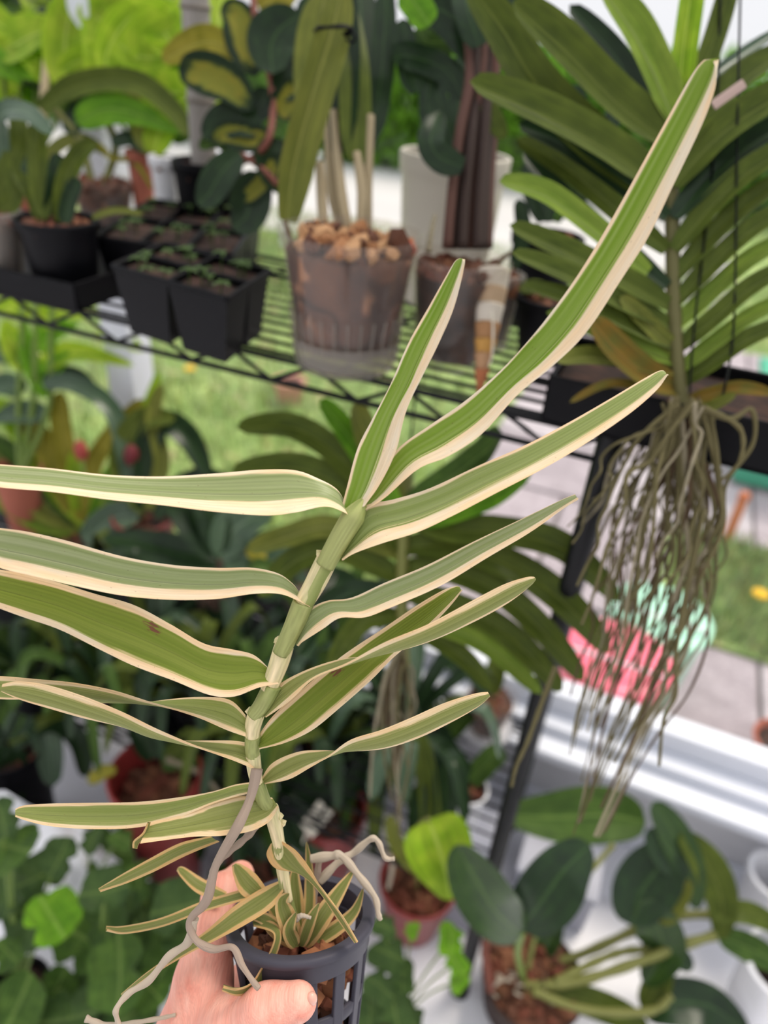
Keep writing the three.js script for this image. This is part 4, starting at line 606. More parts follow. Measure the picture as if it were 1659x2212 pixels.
{
  const k = potted('cane_orchid', 'bright green upright leafy orchid against the window at the left edge', { rim: [35, 1010, 100], y: RY, h: 0.2, mat: B.terracotta, chips: 12, seed: 22 }), d = depthOf(k.top);
  for (const x of [40, 70, 105]) obj('cane', tube([k.top.clone(), at(x, 880, d), at(x + 5, 740, d), at(x + 10, 640, d)], 0.006), B.caneGreen, k.t);
  many(k.t, d, [[[[60, 800], [30, 740], [10, 690]], 60, 'lime'], [[[80, 760], [110, 720], [170, 700]], 50, 'bright'], [[[80, 700], [130, 670], [180, 690]], 56, 'lime'], [[[60, 690], [20, 660], [-20, 680]], 50, 'lime'], [[[90, 790], [160, 760], [290, 790]], 44, 'lime'], [[[70, 830], [110, 800], [150, 760]], 44, 'bright'], [[[50, 850], [10, 830], [-30, 850]], 50, 'slate'], [[[40, 780], [0, 760], [-30, 790]], 50, 'slate'], [[[100, 860], [60, 760], [50, 680]], 40, 'bright'], [[[90, 830], [160, 815], [215, 850]], 44, 'dark'], [[[100, 900], [40, 890], [-20, 910]], 50, 'slate'], [[[210, 720], [270, 735], [310, 760]], 40, 'lime']], { shape: 'lance', single: true });
}
{
  const k = potted('moth_orchid', 'red plastic pot with dark arching leaves beneath the cream-edged leaf', { rim: [310, 1110, 130], y: RY, h: 0.13, mat: B.red, chips: 24, seed: 23 }), d = depthOf(k.top) - 0.03;
  many(k.t, d, [[[[310, 1100], [320, 960], [360, 915], [410, 950], [450, 1030]], 56, 'dark'], [[[320, 1100], [350, 1000], [330, 900], [350, 830]], 34, 'olive'], [[[310, 1105], [260, 1000], [300, 910], [380, 905]], 50, 'vanda'], [[[330, 1110], [390, 1060], [450, 1040], [520, 1080]], 60, 'dark'], [[[300, 1110], [240, 1120], [180, 1170]], 60, 'slate'], [[[290, 1100], [250, 900], [160, 830], [90, 830]], 40, 'slate']]);
  obj('flower_bud', new THREE.SphereGeometry(0.016, 14, 10).scale(1, 1.6, 1).translate(...at(285, 985, d).toArray()), std(0x6e1f26, 0.6), k.t); obj('flower_bud', new THREE.SphereGeometry(0.014, 14, 10).scale(1, 1.8, 1).translate(...at(175, 975, d).toArray()), std(0xa8443c, 0.6), k.t);
  obj('spike', tube([k.top.clone(), at(295, 1040, d), at(285, 985, d)], 0.003), B.caneGreen, k.t); obj('spike', tube([k.top.clone(), at(200, 1060, d), at(175, 975, d)], 0.003), B.caneGreen, k.t);
}
{
  const k = potted('moth_orchid', 'moth orchid with broad grey-green shining leaves below the middle of the shelf', { rim: [470, 1210, 150], y: RY, h: 0.12, mat: B.clear, inside: true, chips: 22, seed: 24 }), d = depthOf(k.top) - 0.02;
  many(k.t, d, [[[[480, 1210], [500, 1150], [540, 1120], [590, 1110]], 92, 'slate'], [[[470, 1210], [440, 1150], [400, 1090], [400, 1040]], 90, 'dark'], [[[470, 1215], [400, 1200], [320, 1180], [220, 1160]], 82, 'dark'], [[[480, 1220], [540, 1200], [600, 1170], [650, 1140]], 70, 'slate'], [[[470, 1220], [380, 1230], [300, 1200], [210, 1215]], 70, 'slate'], [[[480, 1225], [560, 1240], [620, 1220]], 70, 'dark'], [[[470, 1200], [460, 1120], [420, 1060]], 70, 'dark']], { shape: 'oval' });
}
{
  const k = potted('moth_orchid', 'orchid with a yellowing leaf behind the main stem', { rim: [660, 1230, 130], y: RY, h: 0.12, mat: B.cloudy, inside: true, chips: 16, seed: 25 }), d = depthOf(k.top) - 0.02;
  many(k.t, d, [[[[650, 1230], [600, 1200], [530, 1190]], 60, 'yellow'], [[[660, 1230], [700, 1180], [720, 1130]], 60, 'dark'], [[[660, 1230], [620, 1260], [560, 1290]], 62, 'slate'], [[[670, 1240], [740, 1260], [790, 1300]], 60, 'dark']], { shape: 'oval' });
}
{ // dense dark plants behind the held stem
  const spots = [[120, 1345, 26, 'dark', 'dark strap-leaved plant in a black pot on the low shelf at the far left'], [330, 1375, 27, 'vanda', 'green strap-leaved plant behind the blemished cream-edged leaf'], [520, 1432, 28, 'dark', 'dark broad-leaved plant in a black pot just behind the bare stem'], [720, 1420, 29, 'mid', 'mid-green strap plant in a black pot right of the bare stem'], [880, 1560, 31, 'dark', 'dark leafy plant under the roots of the shelf-hung orchid'],
    [60, 1455, 151, 'mid', 'narrow-leaved plant at the shelf front behind the two twisted leaves'], [215, 1480, 153, 'dark', 'second narrow-leaved plant from the left at the low shelf front'], [424, 1505, 155, 'dark', 'dark narrow-leaved plant above the red bark pot'], [560, 1570, 157, 'vanda', 'olive narrow-leaved plant hidden behind the lower stem'], [705, 1600, 159, 'dark', 'dark narrow-leaved plant at the low shelf front right of the stem']];
  for (const [x, y, s, m, label] of spots) { const f = s > 100, k = potted('strap_plant', label, { rim: [x, y, f ? 110 : 130], y: LOW + 0.005, h: f ? 0.08 : 0.1, chips: 18, seed: s }); fountain(k.t, f ? [LM[m], LM.dark, LM.mid, LM.vanda] : [LM[m], LM.dark, LM.slate], k.top, f ? 16 : 13, f ? 0.15 : 0.19, f ? 0.024 : 0.03, s * 3, { lift: f ? 0.75 : 0.65, droop: f ? 0.6 : 0.45, minZ: WZ + 0.03 }); }
}
{ // clear pots with bark by the rack post
  const k = potted('potted_orchid', 'clear bark-filled pot on the low shelf left of the rack post', { rim: [1062, 1505, 110], y: LY, h: 0.09, mat: B.clear, inside: true, chips: 26, seed: 33 }); obj('saucer', lathe([[0.001, -0.004], [k.r1 * 1.0, -0.004], [k.r1 * 1.12, 0.014], [k.r1 * 1.08, 0.014], [k.r1 * 0.96, 0.001], [0.001, 0.001]], k.b), B.white, k.t);
  many(k.t, depthOf(k.top), [[[[1060, 1500], [1010, 1440], [960, 1440]], 44, 'dark'], [[[1060, 1500], [1080, 1420], [1120, 1360]], 44, 'vanda'], [[[1060, 1505], [1010, 1540], [960, 1600]], 44, 'mid']]);
  const j = potted('potted_orchid', 'white pot of pale bark between hanging roots and rack post', { rim: [1012, 1700, 84], y: 0.2, h: 0.13, mat: B.white, chips: 30, chip: 0.012, seed: 34 });
  const s = thing('wooden_block', V(j.b.x, 0, j.b.z), 'low grey upturned crate holding the white pot', 'crate'); obj('crate_body', box(j.b.x - 0.07, j.b.x + 0.07, 0, 0.2, j.b.z - 0.07, j.b.z + 0.07, 0.006), B.grey, s); obj('crate_lip', box(j.b.x - 0.076, j.b.x + 0.076, 0.17, 0.185, j.b.z - 0.076, j.b.z + 0.076, 0.003), B.grey, s);
  many(j.t, depthOf(j.top), [[[[1010, 1690], [960, 1620], [930, 1560]], 60, 'dark'], [[[1010, 1695], [960, 1720], [940, 1780]], 60, 'dark'], [[[1015, 1690], [1060, 1640], [1090, 1620]], 50, 'mid']]);
}
{ // red pot of bark in front of the sheet
  const k = potted('potted_orchid', 'red pot of dark bark in front of the white sheet at the left', { rim: [335, 1668, 196], y: 0, h: 0.34, mat: B.red, chips: 60, chip: 0.016, seed: 35, wall: 0.005, fill: 0.8, soil: B.bark }), d = depthOf(k.top);
  obj('root', rootRun([[360, 1640, d], [430, 1670, d - 0.02], [480, 1720, d - 0.02]], 0.007, 4), B.rootGrey, k.t); many(k.t, d, [[[[350, 1650], [420, 1620], [480, 1680]], 60, 'mid'], [[[330, 1640], [300, 1560], [340, 1500]], 50, 'dark'], [[[360, 1640], [460, 1560], [520, 1520]], 50, 'vanda']]);
  const g = thing('plant_label', at(222, 1672, d - 0.05), 'small yellowed oval leaf tag beside the red pot', 'tag'); obj('plate', spineLeaf(P3([[190, 1690, d - 0.05], [222, 1668, d - 0.05], [252, 1665, d - 0.05]]), 0.026, { shape: 'oval', fold: 0.1, sky: 0.4, thick: 0.002 }), LM.yellow, g);
}
{
  const k = potted('strap_plant', 'plant with blue-grey drooping strap leaves at the left edge', { rim: [20, 1610, 140], y: 0.0, h: 0.26, chips: 14, seed: 36 }), d = depthOf(k.top) - 0.02;
  many(k.t, d, [[[[20, 1600], [60, 1550], [100, 1590], [115, 1700]], 62, 'slate'], [[[10, 1600], [40, 1500], [70, 1440]], 52, 'mid'], [[[20, 1600], [10, 1520], [30, 1420]], 56, 'dark'], [[[30, 1610], [110, 1560], [170, 1600], [185, 1680]], 44, 'dark'], [[[10, 1610], [-20, 1640], [-30, 1720]], 60, 'dark'], [[[20, 1610], [20, 1680], [10, 1760]], 70, 'dark'], [[[20, 1600], [90, 1500], [170, 1490]], 40, 'dark'], [[[20, 1600], [110, 1540], [200, 1530], [260, 1570]], 40, 'vanda']]);
}
function roundLeaf(c, n, rr, seed, lobes = 5) {                              // lobed round leaf, cupped, with relief
  const r = rng(seed), pos = [], uv = [], idx = [], K = 30, Rr = 5, x = V(1, 0, 0).addScaledVector(n, -n.x).normalize(), y = n.clone().cross(x), ph = r() * 6.28;
  for (let i = 0; i <= Rr; i++) for (let j = 0; j <= K; j++) {
    const a = j / K * 6.283, q = i / Rr, edge = (lobes > 3 ? 0.95 + 0.05 * Math.cos(a * lobes) : 0.84 + 0.17 * Math.cos(a * lobes)) + 0.02 * Math.sin(a * 17), cut = 1 - 0.55 * Math.exp(-Math.pow(Math.min(a, 6.283 - a) / 0.3, 2)), d = rr * q * lerp(1, edge * cut, q), e = 0.16 * rr * q * q + 0.05 * rr * q * Math.cos(a * lobes) + 0.04 * rr * Math.sin(a * 3 + ph) * q;
    const p = c.clone().addScaledVector(x, Math.cos(a + ph) * d).addScaledVector(y, Math.sin(a + ph) * d).addScaledVector(n, e); pos.push(p.x, p.y, p.z); uv.push(0.5 + 0.5 * q * Math.cos(a), 0.5 + 0.5 * q * Math.sin(a));
    if (i < Rr && j < K) { const o = i * (K + 1) + j; idx.push(o, o + K + 1, o + 1, o + 1, o + K + 1, o + K + 2); }
  }
  const g = new THREE.BufferGeometry(); g.setAttribute('position', new THREE.Float32BufferAttribute(pos, 3)); g.setAttribute('uv', new THREE.Float32BufferAttribute(uv, 2)); g.setIndex(idx); g.computeVertexNormals(); return g;
}
{ // lobed geraniums along the floor at the lower left
  const groups = [['geranium with lobed green leaves at the lower left corner', 40, 2130, [[25, 1830, 60], [20, 1920, 52], [70, 1990, 55], [20, 2060, 40], [90, 1890, 44], [115, 1985, 54, 1], [30, 2190, 66], [130, 1850, 36], [5, 1770, 40]]], ['geranium with round leaves between the corner plant and the hand', 220, 2150, [[190, 2030, 66], [180, 2150, 70], [230, 1985, 48], [260, 2100, 66], [150, 2200, 62], [280, 2060, 52], [120, 2140, 40], [290, 2190, 50], [100, 2220, 50], [330, 2140, 40], [225, 1925, 44]]], ['geranium with small dark leaves under the held pot', 360, 2080, [[340, 1990, 62], [390, 1960, 54], [310, 1960, 46], [370, 2060, 50], [410, 2020, 50], [270, 1975, 40], [300, 1905, 36]]], ['ivy sprig with pointed lobes in front of the white sheet', 190, 1930, [[235, 1840, 52], [200, 1815, 30], [185, 1870, 26], [265, 1810, 26]]]];
  groups.forEach(([label, x, y, ls], gi) => {
    const k = potted('geranium', label, { rim: [x, Math.min(y, 2170), 120], y: 0, h: 0.12, seed: 40 + gi, mat: gi === 2 ? B.grey : B.black }), d = depthOf(k.top), r = rng(50 + gi);
    ls.forEach(([lx, ly, rr, li], i) => {
      const dd = d - 0.04 - 0.12 * r(), c = at(lx, ly, dd), n = V((r() - 0.5) * 0.7, 1, 0.35 + (r() - 0.5) * 0.6).normalize(), s = rr * dd / F * 1.22;
      obj('leaf', roundLeaf(c, n, s, i + gi * 20, gi === 3 ? 3 : 5), li ? LM.bright : (i % 3 ? LM.ivy : LM.mid), k.t); obj('leaf_stalk', tube([k.top.clone(), k.top.clone().lerp(c, 0.6).add(V(0, 0.02, 0)), c], 0.0022, { n: 8, k: 6 }), B.caneGreen, k.t);
    });
  });
}
{ // red pots in the middle, on the floor
  const k = potted('potted_orchid', 'dark red pot with one lime leaf on the floor right of the held pot', { rim: [905, 1900, 166], y: 0, h: 0.15, mat: B.red, chips: 60, chip: 0.014, seed: 61, wall: 0.004, fill: 0.78, soil: B.bark }), d = depthOf(k.top);
  leaf(k.t, LM.lime, [[925, 1770, d - 0.3], [945, 1820, d - 0.32], [965, 1890, d - 0.32], [970, 1945, d - 0.3]], 140, { shape: 'lance', sky: 0.2, fold: 0.35 });
  obj('leaf_stalk', tube([k.top.clone(), at(900, 1800, d - 0.22), at(925, 1770, d - 0.3)], 0.004), B.caneOlive, k.t);
  many(k.t, d - 0.2, [[[[930, 1880], [930, 1760], [915, 1640], [900, 1580]], 46, 'vanda'], [[[925, 1880], [960, 1770], [960, 1660], [975, 1600]], 50, 'dark'], [[[915, 1880], [900, 1780], [910, 1690]], 40, 'dark'], [[[910, 1885], [860, 1830], [840, 1760]], 34, 'olive']], { sky: 0.3 });
  obj('root', rootRun([[830, 1830, d - 0.05], [845, 1870, d - 0.06], [838, 1920, d - 0.06]], 0.006, 5), B.rootPale, k.t);
  const j = potted('potted_orchid', 'dark red bark pot between the held stem and dangling roots', { rim: [715, 1745, 150], y: 0.0, h: 0.2, mat: B.red, chips: 50, chip: 0.014, seed: 62, soil: B.bark }), e = depthOf(j.top);
  many(j.t, e - 0.05, [[[[700, 1740], [650, 1750], [640, 1790], [700, 1850]], 70, 'slate'], [[[720, 1740], [640, 1690], [600, 1700]], 60, 'dark'], [[[720, 1740], [780, 1660], [790, 1600]], 50, 'dark'], [[[700, 1740], [660, 1680], [680, 1620]], 56, 'dark']]);
  const g = thing('plant_label', at(683, 1770, e - 0.11), 'white square plant label stuck in the bark behind the held stem', 'tag'); obj('plate', spineLeaf(P3([[660, 1795, e - 0.1], [683, 1770, e - 0.11], [704, 1742, e - 0.115]]), 0.034, { shape: 'even', fold: 0, sky: 0.2, thick: 0.002 }), B.tagWhite, g); obj('stake', tube(P3([[665, 1790, e - 0.1], [655, 1820, e - 0.09]]), 0.002), B.tagWhite, g);
  const h = potted('potted_orchid', 'red pot with a clear sleeve directly behind the held net pot', { rim: [560, 1850, 130], y: 0.0, h: 0.16, mat: B.red, chips: 24, seed: 63 }); many(h.t, depthOf(h.top), [[[[560, 1850], [520, 1800], [470, 1800]], 44, 'dark'], [[[560, 1850], [610, 1800], [650, 1790]], 50, 'slate'], [[[560, 1850], [500, 1880], [450, 1900]], 40, 'mid']]);
  const m = potted('strap_plant', 'strap-leaved plant on the floor between the two bark pots', { rim: [800, 1640, 110], y: 0, h: 0.16, chips: 10, seed: 64 }); fountain(m.t, [LM.vanda, LM.dark, LM.mid], m.top, 14, 0.22, 0.028, 65, { lift: 0.6, droop: 0.4, minZ: WZ + 0.03 });
  const n = potted('strap_plant', 'dark strap plant beneath the lower leaves of the held orchid', { rim: [520, 1720, 120], y: 0, h: 0.16, chips: 10, seed: 66 }); fountain(n.t, [LM.dark, LM.mid, LM.vanda], n.top, 13, 0.2, 0.03, 67, { lift: 0.5, droop: 0.45, minZ: WZ + 0.03 });
  const iv = potted('ivy', 'trailing ivy with light green leaves right of the held pot', { rim: [855, 2205, 100], y: 0, h: 0.1, seed: 68 }), di = depthOf(iv.top), r = rng(69);
  [[975, 2030, 34, 1], [985, 2080, 30, 1], [990, 2120, 24, 1], [840, 2060, 46], [820, 2130, 40], [850, 2170, 50], [800, 2190, 40], [870, 2110, 34], [890, 2010, 20, 1], [830, 2000, 30], [880, 2200, 44]].forEach(([x, y, q, li], i) => { const c = at(x, y, di - 0.05 - 0.05 * r()), nn = V((r() - 0.5) * 0.8, 1, 0.4).normalize(); obj('leaf', roundLeaf(c, nn, q * di / F, i + 90, 3), li ? LM.bright : LM.ivy, iv.t); obj('leaf_stalk', tube([iv.top.clone(), iv.top.clone().lerp(c, 0.5).add(V(0, 0.03, 0)), c], 0.0018, { n: 8, k: 5 }), B.caneGreen, iv.t); });
}
{ // broad-leaved cane orchid at the lower right
  const k = potted('cane_orchid', 'broad-leaved cane orchid in a bark-crusted pot at the lower right', { rim: [1152, 2110, 215], y: 0, h: 0.1, mat: B.caneDark, chips: 110, chip: 0.013, seed: 71, fill: 0.95, taper: 0.85, soil: B.bark }), d = depthOf(k.top) - 0.03;
  const c = (l, r, m) => obj('cane', tube(P3(l), (t) => r * (1 + 0.1 * Math.cos(t * 38)), { n: 40, k: 9 }), m, k.t);
  c([[1130, 2130, d], [1220, 2125, d], [1300, 2105, d], [1400, 2070, d], [1480, 2040, d], [1545, 2020, d]], 0.0085, B.caneOlive); c([[1140, 2100, d + 0.05], [1260, 2060, d + 0.05], [1370, 2010, d + 0.05], [1440, 1980, d + 0.05], [1540, 1975, d + 0.05]], 0.008, B.caneOlive); c([[1130, 2110, d], [1118, 2060, d - 0.1], [1128, 2012, d - 0.2]], 0.0055, B.caneGreen); c([[1140, 2090, d], [1165, 2000, d], [1240, 1920, d], [1325, 1825, d + 0.03]], 0.005, B.caneOlive); c([[1060, 2140, d], [1048, 2060, d], [1052, 2010, d]], 0.007, B.redStem); c([[1150, 2140, d - 0.02], [1260, 2180, d - 0.02], [1400, 2185, d - 0.02], [1450, 2150, d - 0.02]], 0.007, B.caneOlive); c([[1200, 2120, d], [1330, 2060, d + 0.02], [1420, 2050, d + 0.02]], 0.007, B.caneOlive);
  many(k.t, d, [[[[1128, 2020, -0.2], [1070, 1970, -0.26], [1020, 1890, -0.28], [985, 1825, -0.28]], 122, 'gloss', { roll: -25 }], [[[1125, 2010, -0.2], [1170, 1950, -0.22], [1220, 1880, -0.22], [1275, 1825, -0.2]], 132, 'glossDark', { roll: 20 }], [[[1395, 1775, 0.08], [1310, 1760, 0.08], [1200, 1765, 0.08], [1090, 1760, 0.08]], 118, 'mid', {}], [[[1365, 2000], [1385, 1930], [1430, 1870], [1470, 1840]], 128, 'glossDark', { roll: 15 }], [[[1410, 1732], [1455, 1800], [1490, 1880], [1505, 1965]], 72, 'gloss', {}], [[[1470, 1800], [1530, 1870], [1560, 1950], [1555, 2030]], 76, 'vanda', {}], [[[1385, 1945], [1420, 2000], [1430, 2060], [1392, 2128]], 100, 'gloss', { roll: 20 }], [[[1540, 1985], [1600, 1970], [1660, 1990], [1720, 2030]], 48, 'vanda', {}], [[[1550, 2025], [1600, 2040], [1660, 2070], [1720, 2110]], 60, 'mid', {}], [[[1385, 2185], [1450, 2165], [1540, 2175], [1620, 2240]], 92, 'glossDark', {}], [[[1430, 2050], [1470, 2070], [1495, 2095]], 44, 'glossDark', {}], [[[1390, 2180], [1420, 2130], [1440, 2060]], 60, 'vanda', {}], [[[1170, 2070, 0.06], [1190, 2020, 0.06], [1210, 1980, 0.06]], 50, 'gloss', {}], [[[1160, 2140], [1260, 2160], [1360, 2200], [1400, 2240]], 60, 'vanda', {}], [[[1400, 1790], [1440, 1850], [1480, 1900]], 60, 'glossDark', {}], [[[1420, 1990], [1450, 1950], [1490, 1900]], 60, 'olive', {}]], { shape: 'oval', sky: 0.25, fold: 0.22, nv: 20 });
  const r = rng(73); for (let i = 0; i < 22; i++) { const x = 1060 + 170 * r(), y = 2090 + 90 * r(); obj('root', rootRun([[x, y, d + 0.01], [x + 30 * (r() - 0.5), y + 15 * r(), d - 0.01], [x + 60 * (r() - 0.5), y + 40 * r(), d]], 0.003, i, 5), [B.rootBrown, B.rootPale][i % 2], k.t); }
}
{ // grey box and white pots on the floor
  const p = onY(1175, 1985, 0), t = thing('storage_box', V(p.x, 0, p.z), 'pale grey plastic box on the floor behind the broad orchid leaves', 'box');
  obj('box_body', box(p.x - 0.075, p.x + 0.075, 0, 0.11, p.z - 0.13, p.z, 0.008), B.grey, t); obj('lid', box(p.x - 0.08, p.x + 0.08, 0.11, 0.125, p.z - 0.135, p.z + 0.005, 0.005), B.grey, t); obj('handle', tube([V(p.x - 0.03, 0.128, p.z - 0.05), V(p.x, 0.145, p.z - 0.05), V(p.x + 0.03, 0.128, p.z - 0.05)], 0.006), B.black, t);
  for (const [x, y, w, label] of [[1682, 1890, 120, 'white pot on the floor below the sill at the right edge'], [1695, 2085, 160, 'larger white pot near the lower right corner']]) potted('white_pot', label, { rim: [x, y, w], y: 0, h: 0.19, mat: B.white, cat: 'pot', wall: 0.009, fill: 0.5, seed: x });
}

// ---------------------------------------------------------------- the held orchid
const NC = at(650, 1978, 0.425), look0 = EYE.clone().sub(NC).normalize();
const NA = CU.clone().addScaledVector(look0, -CU.dot(look0)).normalize().multiplyScalar(0.85).addScaledVector(look0, 0.53).addScaledVector(CR, -0.03).normalize();   // the net pot's axis, tipped in the hand
const NQ = new THREE.Quaternion().setFromUnitVectors(V(0, 1, 0), NA);
const inPot = (x, y, z) => V(x, y, z).applyQuaternion(NQ).add(NC);
const potted0 = (g) => g.applyQuaternion(NQ).translate(NC.x, NC.y, NC.z);
const HR = 0.0405, HB = 0.03, HH = 0.078;
const held = thing('variegated_orchid', inPot(0, -HH, 0), 'cream-edged variegated orchid in a dark net pot held up by the hand', 'orchid');
{
  const pot = new THREE.Group(); pot.name = 'net_pot'; held.add(pot); tag(pot, 'dark grey slotted net pot');
  obj('rim', potted0(new THREE.LatheGeometry([[HR - 0.004, 0.001], [HR + 0.001, 0.002], [HR + 0.003, 0], [HR + 0.003, -0.003], [HR, -0.005], [HR - 0.0005, -0.014], [HR - 0.003, -0.014], [HR - 0.004, 0.001]].map(([a, b]) => new THREE.Vector2(a, b)), 64)), B.netPot, pot);
  for (let k = 0; k < 14; k++) {
    const a = k / 14 * 6.283 + 0.18, g = new RoundedBoxGeometry(0.0068, HH - 0.014, 0.0028, 2, 0.0008); g.rotateX(Math.atan2(HR - HB, HH)); g.translate(0, -(HH + 0.012) / 2, (HR + HB) / 2 - 0.0015); g.rotateY(a); obj('slat', potted0(g), B.netPot, pot);
  }
  const ring = (y) => { const r = lerp(HR, HB, -y / HH); return potted0(new THREE.LatheGeometry([[r - 0.003, y], [r + 0.0004, y], [r - 0.0004, y - 0.006], [r - 0.003, y - 0.006], [r - 0.003, y]].map(([a, b]) => new THREE.Vector2(a, b)), 56)); };
  obj('hoop', ring(-0.04), B.netPot, pot); obj('hoop', ring(-0.068), B.netPot, pot);
  obj('pot_base', potted0(new THREE.CylinderGeometry(HB, HB, 0.003, 40).translate(0, -HH, 0)), B.netPot, pot);
  const r = rng(201);
  [B.chipDark, std(0x7d4630, 0.9), std(0x96603e, 0.9)].forEach((m, k) => { const out = []; for (let i = 0; i < 90; i++) { const y = -0.012 - r() * 0.06, R = (lerp(HR, HB, -y / HH) - 0.009) * Math.pow(r(), 0.35), a = r() * 6.283, s = r() < 0.45 ? -0.012 - r() * 0.01 : y, p = inPot(Math.cos(a) * R, s, Math.sin(a) * R); out.push(chunk(r, p, 0.0055 + 0.003 * r())); } obj('bark_chips', mergeGeometries(out), m, pot, 'stuff'); });
}
{ // stem: a core cane clasped by leaf sheaths, green and cream by turns
  const stemTex = (s, a, b) => tex(64, 128, (u, v) => mulc(mixc(a, b, clamp(vnoise(u * 9, v * 1.5, s) * 1.6 - 0.3, 0, 1)), 0.92 + 0.14 * vnoise(u * 40, v * 5, s + 2)));
  const sg = leafMat(stemTex(211, [134, 144, 82], [160, 164, 104]), { transmission: 0, clearcoat: 0.3 }), sc = leafMat(stemTex(213, [240, 220, 178], [206, 198, 146]), { transmission: 0, clearcoat: 0.3 });
  const P = [[772, 1112, 0.346], [735, 1165, 0.35], [705, 1218, 0.352], [668, 1290, 0.356], [634, 1352, 0.36], [612, 1402, 0.363], [590, 1470, 0.367], [562, 1530, 0.371], [545, 1575, 0.375], [545, 1625, 0.379], [553, 1685, 0.384], [578, 1745, 0.39], [598, 1800, 0.396], [606, 1850, 0.402], [618, 1930, 0.41], [648, 2030, 0.425]];
  obj('cane', tube(P3(P), (t) => lerp(0.0042, 0.003, t), { n: 80, k: 12 }), sg, held);
  const seg = (l, r0, r1, m) => obj('sheath', tube(P3(l), (t) => lerp(r0, r1, t) * (1 + 0.05 * Math.sin(t * 5)), { n: 18, k: 16 }), m, held);
  obj('sheath', tube(P3([[786, 1080, 0.347], [766, 1112, 0.347], [735, 1162, 0.348], [702, 1222, 0.351]]), (t) => t < 0.36 ? lerp(0.0016, 0.0058, t / 0.36) : lerp(0.0058, 0.0048, (t - 0.36) / 0.64), { n: 24, k: 16 }), sg, held); seg([[708, 1205, 0.353], [680, 1262, 0.356], [650, 1312, 0.358]], 0.0052, 0.005, sc); seg([[656, 1300, 0.357], [636, 1350, 0.36], [606, 1412, 0.363]], 0.0053, 0.0045, sg); seg([[614, 1395, 0.364], [600, 1440, 0.366], [580, 1490, 0.368]], 0.0049, 0.0046, sc); seg([[590, 1478, 0.367], [568, 1520, 0.37], [548, 1545, 0.372]], 0.0046, 0.0042, sg); seg([[556, 1535, 0.372], [546, 1570, 0.375], [545, 1600, 0.377]], 0.0044, 0.0038, sc); seg([[546, 1590, 0.376], [545, 1620, 0.379], [547, 1640, 0.38]], 0.004, 0.0036, sg); seg([[546, 1630, 0.38], [550, 1665, 0.382], [556, 1695, 0.385]], 0.0039, 0.0034, sc); seg([[556, 1690, 0.385], [570, 1730, 0.388], [590, 1760, 0.392]], 0.0037, 0.0036, sg); seg([[585, 1745, 0.391], [596, 1790, 0.395], [604, 1830, 0.4]], 0.0042, 0.0034, sc); seg([[604, 1825, 0.4], [612, 1890, 0.406], [622, 1945, 0.411]], 0.0036, 0.003, sc);
  for (const [x, y, d] of [[692, 1200, 0.352], [600, 1382, 0.363], [543, 1535, 0.372], [605, 1762, 0.392], [610, 1778, 0.394]]) obj('node', chunk(rng(x), at(x, y, d), 0.0028), sc, held);
}
